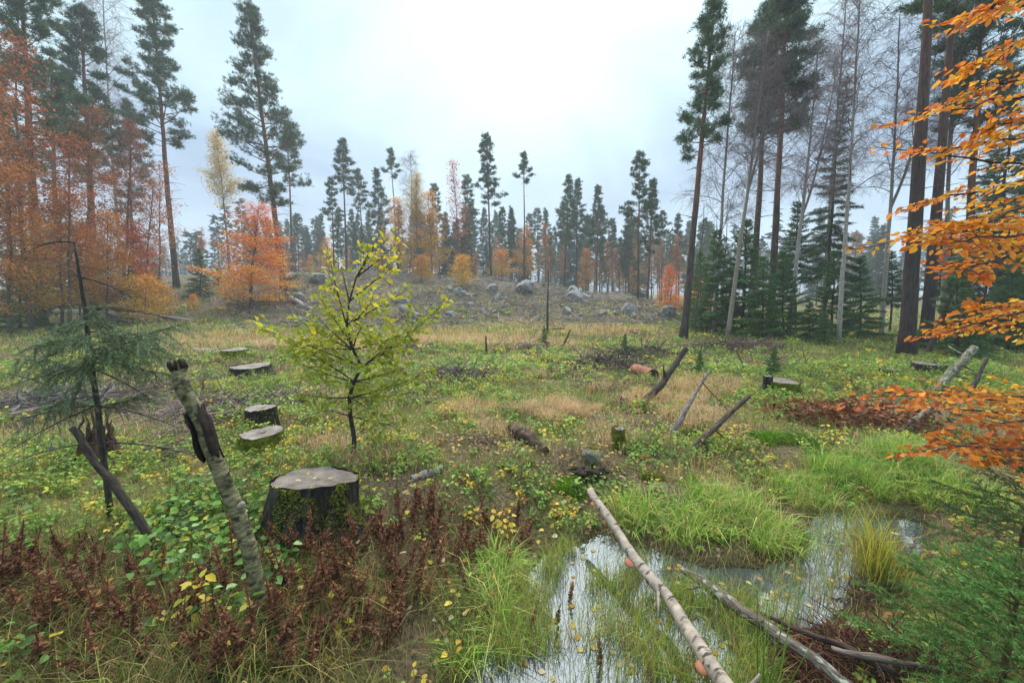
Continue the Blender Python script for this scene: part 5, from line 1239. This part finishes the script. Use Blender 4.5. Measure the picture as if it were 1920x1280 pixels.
# fallen brown stems below the stalks
rng = np.random.RandomState(31); mb = MB(); x_ = rng.uniform(-3.2, .5, 16000); y_ = rng.uniform(1.0, 3.0, 16000); k = (rng.rand(16000) < z_stalk(x_, y_)**1.2*.85)&(pond_sd(x_, y_) > 0); x_, y_ = x_[k], y_[k]; n_ = len(x_)
c = np.array([S(124, 84, 62), S(98, 64, 50), S(150, 110, 80), S(172, 140, 104)])[rng.randint(0, 4, n_)]
mb.blades(np.stack([x_, y_, ground(x_, y_)-.01], -1), rng.uniform(.06, .2, n_), rng.uniform(.003, .007, n_), rng.uniform(.4, 1.8, n_), c*rng.uniform(.6, 1.2, (n_, 1)), rng)
B2 = [gp(a_, b_) for a_, b_ in [(1500, 785), (1560, 795), (1640, 800), (1720, 805), (1600, 780)]]
for B in B2:
    n_ = 300; a_ = rng.rand(n_)*6.28; u_ = rng.rand(n_)**.5; x_ = B[0]+.5*u_*np.cos(a_); y_ = B[1]+.35*u_*np.sin(a_); c = np.array([S(128, 76, 52), S(100, 60, 46), S(150, 100, 66)])[rng.randint(0, 3, n_)]
    zz = ground(x_, y_)+rng.rand(n_)*.25; L = rng.uniform(.05, .12, n_)
    mb.leaves(np.stack([x_, y_, zz], -1), unit(rng.randn(n_, 3)*[1, 1, .5]), unit(rng.randn(n_, 3)+[0, 0, 1]), L, L*.4, c*rng.uniform(.6, 1.3, (n_, 1)))
tag(link('withered_stems', mb.mesh('withered_stems', M['stalk'])), 'collapsed red brown withered stems and bracken', 'dead plants', kind='stuff')

# ------------------------------------------------------------------ yellow leaved seedlings
def seedling(px, py, h, n_, label, cols, L=.045, base=None, spread=.5):
    B = gp(px, py) if base is None else base; rng_ = np.random.RandomState(px); root = thing('leafy_seedling', label, 'plant', tuple(B)); mb = MB()
    P = curve((0, 0, -.02), unit(np.array([rng_.randn()*.1, rng_.randn()*.1, 1])), h, 6, rng_, (0, 0, 0), .06); mb.tube(P, np.linspace(.004, .0015, 6), 5, S(96, 74, 50), cap=False)
    ms = leaf_meshes('leaf', cols, 1, .72)
    for k in range(n_):
        p_, td = samp(P, min(.999, .3+.7*(k+1)/n_)); a_ = k*2.4; d_ = np.array([math.cos(a_), math.sin(a_), .3]); e_ = p_+unit(d_)*h*.25*spread*rng_.uniform(.4, 1.2)
        mb.sticks([p_], [e_], .0015, .001, S(110, 84, 52)); o_ = link('leaf', ms[rng_.randint(len(ms))], root, tuple(e_)); s_ = L*rng_.uniform(.7, 1.2); o_.scale = (s_, s_, s_); o_.rotation_euler = (rng_.randn()*.3, .3+rng_.randn()*.35, a_+rng_.randn()*.3)
    link('stem', mb.mesh('stem', M['twig']), root)
YEL = [S(222, 196, 62), S(206, 186, 66), S(190, 190, 70), S(226, 206, 96)]
seedling(350, 1200, .32, 22, 'yellow leaved seedling among brown stalks left of the birch post', YEL, .05)
seedling(318, 1190, .12, 6, 'tiny pale yellow seedling beside the larger yellow one', YEL, .05)
seedling(560, 1115, .14, 7, 'lime yellow seedling right of the birch post foot', [S(196, 200, 70), S(210, 204, 80)], .045)
seedling(635, 1195, .10, 5, 'small pale yellow two leaved seedling below the stalks', YEL, .05)
seedling(950, 1010, .2, 26, 'yellow leaved shrublet between stalk thicket and pond', YEL, .045, spread=1.4)
seedling(900, 985, .16, 16, 'orange yellow shrublet left of the pond head', [S(216, 176, 66), S(200, 150, 60)], .04, spread=1.4)
seedling(690, 965, .24, 12, 'lime green seedling leaning against the big stump', [S(150, 176, 62), S(170, 184, 66)], .05, spread=1.2)
seedling(1385, 835, .25, 22, 'yellow green shrublet right of the dark straight pole', YEL, .05, spread=1.4)
seedling(1560, 850, .3, 24, 'yellow shrublet in front of the brown bracken', YEL, .05, spread=1.4)
seedling(835, 785, .25, 18, 'golden seedling in the grass right of the young beech', YEL, .05, spread=1.2)
seedling(700, 885, .2, 18, 'green leaved seedling at the foot of the young beech', [S(126, 156, 60), S(140, 166, 66)], .04, spread=1.3)
seedling(1035, 830, .2, 16, 'yellow seedling behind the short rotten log', YEL, .045, spread=1.2)
# rush stems
B = np.array([1.12, 1.50, WATER]); root = thing('rush_clump', 'tall green rush stems rising beside the lichen spotted branch', 'rush', tuple(B)); rng_ = np.random.RandomState(4)
for k in range(9):
    mb = MB(); e_ = np.array([rng_.uniform(-.02, .16), rng_.uniform(-.05, .2), rng_.uniform(.35, .62)]); st_ = np.array([rng_.randn()*.02, rng_.randn()*.02, -.05]); mb.tube(np.linspace(st_, e_, 6), np.linspace(.004, .0015, 6), 5, S(96, 124, 50)*rng_.uniform(.7, 1.2)); link('stem', mb.mesh('rush_stem', M['herb'], True), root)
B = atz(1640, 1075, -.25); root = thing('sedge_tuft', 'yellow green sedge tuft at the right end of the pond', 'sedge', tuple(B)); mb = MB(); mb.blades(np.stack([rng_.randn(420)*.06, rng_.randn(420)*.06, np.zeros(420)], -1), rng_.uniform(.15, .5, 420), .005, rng_.uniform(.1, .9, 420), np.array([S(150, 160, 62), S(120, 140, 54), S(190, 176, 80), S(130, 96, 60)])[rng_.randint(0, 4, 420)], rng_); o_ = link('blades', mb.mesh('sedge_blades', M['grass']), root); o_['kind'] = 'stuff'

# ------------------------------------------------------------------ young beech in the clearing
def leafy(name, root, out_, cols_of, rng_, nmax, mat='autumn', W=.62, parent_of=None, px_of=None):
    """largest-showing leaves become parts, the rest one mass"""
    n_ = len(out_); order = rng_.permutation(n_) if px_of is None else np.argsort(px_of); big = set(order[:nmax].tolist())
    c = np.array([o_[0] for o_ in out_]); d = unit(np.array([o_[1] for o_ in out_])); nn = np.array([o_[2] for o_ in out_]); L = np.array([o_[3] for o_ in out_]); colr = cols_of(c)
    rest = np.array([k for k in range(n_) if k not in big]); mb = MB(); mb.leaves(c[rest], d[rest], nn[rest], L[rest]*rng_.uniform(.7, 1.15, len(rest)), L[rest]*W*rng_.uniform(.75, 1.15, len(rest)), colr[rest], rng_.uniform(-.15, .5, (len(rest), 1)), True, rng_.uniform(-.1, .4, (len(rest), 1)))
    o_ = link('foliage', mb.mesh(name+'_foliage', M[mat]), root); o_['kind'] = 'stuff'
    # shared leaf meshes in palette bins
    bl = sorted(big); K = 30; key = colr[bl]; srt = np.argsort(key[:, 0]-key[:, 1]*1.0); bins = np.array_split(srt, K)
    for bi in bins:
        me = leaf_meshes('leaf', [key[bi].mean(0)], 1, W*rng_.uniform(.8, 1.15), rng_.uniform(-.1, .4), mat, rng_.uniform(-.15, .5))[0]
        for q_ in bi:
            k = bl[q_]; x_ = d[k]; y_ = unit(np.cross(nn[k], x_)); z_ = np.cross(x_, y_)
            m4 = Matrix(((x_[0], y_[0], z_[0], c[k][0]), (x_[1], y_[1], z_[1], c[k][1]), (x_[2], y_[2], z_[2], c[k][2]), (0, 0, 0, 1)))
            lf = link('leaf', me, parent_of(k) if parent_of else root); lf.matrix_basis = m4 @ Matrix.Scale(L[k], 4)
B = gp(662, 856); root = thing('young_beech', 'young green and yellow leaved beech standing alone in the clearing', 'tree', tuple(B)); rng = np.random.RandomState(61); Yb = B[1]
def loc(px, py, dy=0.): return at(px, py, Yb+dy)-B
stem = np.array([[0, 0, -.1], loc(664, 820), loc(657, 780), loc(655, 745), loc(664, 715, .02), loc(678, 688, .03), loc(662, 655, .02), loc(650, 610), loc(655, 565), loc(668, 520), loc(690, 478, .02), loc(712, 440, .03)])
tm = MB(); tm.tube(stem, np.array([.027, .024, .022, .02, .018, .016, .013, .011, .009, .007, .005, .002]), 8, S(66, 56, 52)); wood = [[], [], []]; out_ = []
br = [(5, 740, 640, .15, .35), (5, 795, 585, .25, .4), (5, 835, 566, -.1, .4), (4, 560, 680, -.2, .38), (4, 490, 615, .1, .4), (3, 575, 740, -.3, .32), (3, 780, 735, .3, .34), (3, 805, 695, -.15, .36), (2, 745, 800, -.2, .28), (2, 600, 770, .25, .26), (6, 540, 650, .3, .36), (6, 600, 560, -.15, .34),
      (6, 590, 590, .25, .34), (7, 618, 480, .0, .3), (7, 700, 560, -.3, .34), (7, 760, 545, .1, .36), (8, 640, 500, .2, .28), (8, 740, 500, -.1, .3), (9, 705, 455, .1, .24), (9, 745, 455, .05, .24), (10, 690, 470, -.1, .18), (5, 620, 650, .45, .34), (5, 720, 680, -.45, .34), (4, 700, 720, .5, .34), (4, 620, 715, -.45, .34), (6, 680, 610, -.5, .34), (6, 640, 600, .5, .34), (5, 560, 640, -.35, .36), (7, 680, 580, .35, .32), (3, 690, 770, -.4, .26), (4, 760, 690, .0, .36), (6, 770, 620, -.3, .34), (6, 560, 600, .0, .34)]
for si, px_, py_, dy, w_ in br:
    s_ = stem[si]; e_ = loc(px_, py_, dy); Lb = np.linalg.norm(e_-s_); mid_ = (s_+e_)/2+np.array([0, 0, -.05*Lb+.02])+rng.randn(3)*.02
    t_ = np.linspace(0, 1, 8)[:, None]; Q_ = s_*(1-t_)**2+2*mid_*t_*(1-t_)+e_*t_**2
    b_ = MB(); b_.tube(Q_, np.linspace(.009, .0022, 8), 5, S(62, 52, 48), cap=False); w0 = [[], [], []]
    n0 = len(out_); spray(rng, Q_, w_*.85, .05, .07, out_, w0, start=.2, tilt=1.1)
    for o_ in out_[n0:]:
        for _ in range(1 if rng.rand() < .85 else 0): out_.append((o_[0]+rng.randn(3)*.035, o_[1]+rng.randn(3)*.5, unit(o_[2]+rng.randn(3)*.8), o_[3]*rng.uniform(.7, 1.1)))
    b_.sticks(w0[0], w0[1], .0018, .0012, S(64, 52, 46)); link('branch', b_.mesh('beech_branch', M['bark_dark'], True), root)
link('trunk', tm.mesh('young_beech_trunk', M['bark_dark'], True), root)
YB = np.array([S(132, 146, 46), S(166, 172, 50), S(194, 184, 52), S(212, 186, 52), S(218, 166, 50)])
def ybcol(c):
    h_ = c[:, 2]/1.95; f_ = fbm(c[:, 0]*3+5, c[:, 2]*3, 6); idx = np.clip(-.25+(h_-.4)*3.9+(f_-.5)*2.8+rng.randn(len(c))*.75, 0, 4.4).astype(int); return YB[idx]*rng.uniform(.75, 1.25, (len(c), 1))
leafy('young_beech', root, out_, ybcol, rng, 290, px_of=np.array([o_[0][1] for o_ in out_])+rng.rand(len(out_))*.6)

# ------------------------------------------------------------------ orange beech hanging in from the right
rng = np.random.RandomState(71); TB = np.array([4.35, 2.5]); B = np.array([*TB, g1(*TB)]); root = thing('orange_beech', 'orange leaved beech whose branches hang in from the right edge', 'tree', tuple(B))
tm = MB(); P = np.stack([np.linspace(0, .15, 12), np.linspace(0, -.1, 12), np.linspace(-.2, 7, 12)], -1); tm.tube(P, np.linspace(.11, .03, 12), 10, S(110, 102, 98)); link('trunk', tm.mesh('orange_beech_trunk', M['bark_dark'], True), root)
out_ = []; owner = []; brs = []
hang = [(1800, 40, 1920, 20, 2.3, .26), (1835, 125, 1940, 75, 2.15, .26), (1655, 235, 1920, 185, 2.35, .24), (1705, 290, 1920, 260, 2.15, .2), (1640, 272, 1920, 320, 2.5, .16), (1770, 190, 1930, 150, 2.2, .2),
        (1690, 395, 1920, 345, 2.1, .2), (1600, 470, 1920, 410, 2.35, .14), (1690, 445, 1920, 430, 2.25, .24), (1780, 455, 1930, 445, 1.95, .32), (1800, 512, 1930, 470, 2.1, .3), (1845, 420, 1930, 390, 1.85, .3),
        (1735, 632, 1920, 590, 2.1, .22), (1760, 605, 1930, 615, 2.3, .24), (1840, 580, 1935, 580, 2.0, .22), (1565, 762, 1920, 775, 2.3, .18), (1620, 745, 1920, 750, 2.15, .26), (1700, 735, 1930, 765, 2.0, .26), (1690, 850, 1920, 830, 1.95, .18), (1770, 835, 1930, 850, 1.85, .22), (1850, 800, 1935, 790, 2.0, .22), (1880, 865, 1945, 860, 1.8, .22), (1870, 10, 1945, -20, 2.0, .26), (1860, 240, 1945, 225, 2.0, .2)]
for px_, py_, qx, qy, Y_, w_ in hang:
    e_ = at(px_, py_, Y_); m_ = at(qx, qy, Y_+.1); k_2 = (TB[0]-e_[0])/(m_[0]-e_[0]); far_ = e_+(m_-e_)*k_2; far_[1] = .5*far_[1]+.5*TB[1]; far_[2] = max(.5, min(6.5, far_[2]))
    t_ = np.linspace(0, 1, 14)[:, None]; far_[0] = TB[0]; mm = m_+np.array([0, 0, .02]); Q_ = far_*(1-t_)**2+2*mm*t_*(1-t_)*1.0+e_*t_**2
    # make the curve pass near the frame-edge point
    Q_ = Q_+(4*(t_*(1-t_)))*((mm-(far_*.25+mm*.5+e_*.25))*.8); Q_ += rng.randn(14, 3)*.008-B
    b_ = MB(); b_.tube(Q_, np.linspace(.014, .002, 14), 5, S(84, 66, 58), cap=False); n0 = len(out_); w0 = [[], [], []]
    spray(rng, Q_, w_, .046, .044, out_, w0, start=.30, tilt=.7); b_.sticks(w0[0], w0[1], .002, .0012, S(84, 62, 52)); brs.append(link('branch', b_.mesh('orange_branch', M['bark_dark'], True), root)); owner += [len(brs)-1]*(len(out_)-n0)
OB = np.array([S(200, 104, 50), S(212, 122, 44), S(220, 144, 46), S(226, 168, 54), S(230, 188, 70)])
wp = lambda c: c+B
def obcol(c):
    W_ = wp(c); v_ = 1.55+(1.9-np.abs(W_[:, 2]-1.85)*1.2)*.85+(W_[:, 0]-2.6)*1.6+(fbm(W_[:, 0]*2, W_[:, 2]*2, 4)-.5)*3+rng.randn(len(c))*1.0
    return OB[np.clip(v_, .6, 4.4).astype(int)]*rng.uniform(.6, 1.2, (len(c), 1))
cw = np.array([o_[0] for o_ in out_])+B; uu = cw[:, 0]/cw[:, 1]
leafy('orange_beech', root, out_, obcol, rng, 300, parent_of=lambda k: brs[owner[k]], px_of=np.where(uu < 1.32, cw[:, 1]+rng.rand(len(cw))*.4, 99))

# ------------------------------------------------------------------ dead spruce at the left
def needle_twigs(mb, wood, c0, d0, L, rng_, nl=.02, colr=S(62, 88, 50), gap=.006):
    """one needle-clad twig"""
    n_ = max(6, int(L/gap)); s_ = np.linspace(0, 1, n_)[:, None]; d0 = unit(d0); P_ = c0+d0*L*s_+np.array([0, 0, -1.])*(L*.25*s_**2)
    wood[0].append(P_[0]); wood[1].append(P_[-1])
    d_ = unit(d0[None]*.75+rng_.randn(n_, 3)*.65); mb.needles(P_, d_, nl*rng_.uniform(.7, 1.3, n_), nl*.2, np.tile(colr*rng_.uniform(.7, 1.35), (n_, 1)), rng_)
B = gp(207, 968); root = thing('dead_spruce', 'half dead small spruce with bare dark tip at the left', 'tree', tuple(B)); rng = np.random.RandomState(81); Yd = B[1]
L_ = lambda px, py, dy=0.: at(px, py, Yd+dy)-B
stem = np.array([[0, 0, -.1], L_(200, 900), L_(190, 830), L_(183, 760), L_(172, 690), L_(166, 640), L_(160, 580), L_(150, 520), L_(140, 455)]); tm = MB(); tm.tube(stem, np.array([.02, .019, .018, .017, .0155, .014, .012, .010, .006]), 8, S(62, 58, 54)); link('trunk', tm.mesh('dead_spruce_trunk', M['bark_dark'], True), root)
dead = [(8, 60, 468, 0), (7, 105, 500, .1), (7, 250, 560, .1), (6, 275, 588, 0), (6, 330, 600, .1), (6, 235, 605, -.1), (5, 60, 650, .1), (5, 40, 700, -.1), (4, 0, 730, .1), (3, 30, 790, 0), (3, 330, 800, .1), (3, 10, 850, -.1), (2, 40, 860, .1), (4, 300, 760, .2), (2, 350, 850, 0)]
for si, px_, py_, dy in dead:
    s_ = stem[si]; e_ = L_(px_, py_, dy); t_ = np.linspace(0, 1, 8)[:, None]; Q_ = s_*(1-t_)**2+2*((s_+e_)/2+[0, 0, .05])*t_*(1-t_)+e_*t_**2; b_ = MB(); b_.tube(Q_, np.linspace(.007, .002, 8), 5, S(66, 58, 56), cap=False)
    for _ in range(24 if si < 6 else 7):
        p_, td = samp(Q_, rng.uniform(.2, .98)); T_ = curve(p_, unit(td+rng.randn(3)*.7), rng.uniform(.08, .32), 5, rng, (0, 0, -.8), .15); b_.sticks(T_[:-1], T_[1:], .0018, .001, S(116, 110, 110))
    link('dead_branch', b_.mesh('dead_branch', M['bark_dark'], True), root)
live = [(5, 100, 628, .1), (5, 62, 655, -.2), (5, 240, 620, 0), (5, 345, 606, .15), (5, 322, 655, -.1), (4, 290, 700, .1), (4, 232, 690, -.3), (4, 330, 685, .3), (5, 280, 640, .4), (3, 240, 745, .2), (6, 200, 612, -.2), (4, 60, 725, .3), (5, 300, 620, -.3), (4, 120, 700, .1), (4, 20, 690, .2), (3, 110, 770, .2), (4, 250, 720, .4), (5, 150, 660, -.4), (5, 200, 670, .4), (4, 170, 740, -.2), (3, 60, 790, .2)]
for si, px_, py_, dy in live:
    s_ = stem[si]+np.array([0, 0, rng.randn()*.04]); e_ = L_(px_+rng.randn()*16, py_+rng.randn()*16, dy); t_ = np.linspace(0, 1, 8)[:, None]; Q_ = s_*(1-t_)**2+2*((s_+e_)/2+[0, 0, .07+rng.randn()*.04])*t_*(1-t_)+e_*t_**2+np.cumsum(rng.randn(8, 3)*.008, 0); b_ = MB(); w0 = [[], []]; nb_ = MB(); b_.tube(Q_, np.linspace(.006, .002, 8), 4, S(74, 64, 58), cap=False)
    for _ in range(38):
        p_, td = samp(Q_, rng.uniform(.25, 1.0)*.999); needle_twigs(nb_, w0, p_, td*.5+rng.randn(3)*[.7, .7, .5]+np.array([0, 0, -.45]), rng.uniform(.05, .2), rng, .024, S(98, 120, 86), .004)
    b_.sticks(np.array(w0[0]), np.array(w0[1]), .0015, .001, S(90, 76, 60)); br_ = link('branch', b_.mesh('spruce_branch', M['bark_dark'], True), root); o_ = link('needles', nb_.mesh('spruce_needles', M['spruce_needle']), br_); o_['kind'] = 'stuff'
# ------------------------------------------------------------------ near spruce saplings at the lower right
def sapling(B, H, r, label, seed, nb=34, colr=S(70, 108, 54), nl=.02):
    rng_ = np.random.RandomState(seed); root = thing('spruce_sapling', label, 'tree', tuple(B)); tm = MB(); tm.tube(np.array([[0, 0, -.05], [.01, 0, H*.5], [0, 0, H]]), [.014, .01, .003], 7, S(104, 84, 62)); link('trunk', tm.mesh('sapling_trunk', M['bark_dark'], True), root); az = 0
    for b in range(nb):
        u_ = (b+.5)/nb; az += 2.4; L = r*((1-u_)**.7*rng_.uniform(.8, 1.15)+.12); el = R(5+35*u_); s_ = np.array([0, 0, H*(.08+.88*u_)]); d_ = np.array([math.cos(az)*math.cos(el), math.sin(az)*math.cos(el), math.sin(el)]); Q_ = curve(s_, d_, L, 8, rng_, (0, 0, .05), .04)
        b_ = MB(); nb_ = MB(); w0 = [[], []]; b_.tube(Q_, np.linspace(.0035, .001, 8), 5, S(92, 84, 46), cap=False); sg = 1
        for t in np.arange(.15, 1, .028/ max(L, .1)):
            p_, td = samp(Q_, t); side = unit(np.cross(td, [0, 0, 1.])); sg = -sg; needle_twigs(nb_, w0, p_, td*.8+side*sg*.8+rng_.randn(3)*.25, (L*.38*(1-t)+.06)*rng_.uniform(.6, 1.1), rng_, nl, colr, .0022)
        needle_twigs(nb_, w0, samp(Q_, .85)[0], Q_[-1]-Q_[-2], L*.2, rng_, nl, colr*1.3, .003)
        b_.sticks(np.array(w0[0]), np.array(w0[1]), .001, .0008, S(92, 88, 46)); br_ = link('branch', b_.mesh('sapling_branch', M['bark_dark'], True), root); o_ = link('needles', nb_.mesh('sapling_needles', M['spruce_needle']), br_); o_['kind'] = 'stuff'
sapling(np.array([2.06, 1.42, g1(2.06, 1.42)]), .66, .50, 'dense green spruce sapling filling the lower right corner', 5, 60, S(90, 130, 62))
sapling(np.array([3.3, 2.3, g1(3.3, 2.3)]), .75, .5, 'darker spruce sapling behind the lower right one', 6, 30, S(58, 88, 46), .02)
for a_, b_, h_, l_ in [((1020, 652), .5, .5, 'tiny spruce seedling at the foot of the thin dead sapling'), ((1446, 716), .5, .6, 'small spruce seedling above the bright mossy stump'), ((1310, 700), .3, .35, 'small spruce seedling beside the thick bent pole'), ((1170, 672), .5, .5, 'spruce seedling growing through the bristly brush pile')]:
    q_ = gp(*a_); tree_xy('spruce_tree', 'young2', q_[0], q_[1], b_+.2, l_, wide=1.0)

# ------------------------------------------------------------------ haze
HZ = 255.0
hb = MB(); v = np.array([[x, y, z] for z in (-4.0, 42.0) for y in (-HZ, HZ+5) for x in (-HZ, HZ)], float)
hb.add(v, q=[[0, 2, 3, 1], [4, 5, 7, 6], [0, 1, 5, 4], [2, 6, 7, 3], [0, 4, 6, 2], [1, 3, 7, 5]])
m, ns, ls = newmat('haze_air'); pv = ns.new('ShaderNodeVolumePrincipled'); pv.inputs['Color'].default_value = (.80, .90, 1, 1); pv.inputs['Density'].default_value = 0.0020; pv.inputs['Density Attribute'].default_value = ''; pv.inputs['Anisotropy'].default_value = 0.1
o = ns.new('ShaderNodeOutputMaterial'); ls.new(pv.outputs[0], o.inputs['Volume'])
tag(link('haze', hb.mesh('haze', m)), 'pale moist haze hanging in the air', 'haze', kind='stuff')
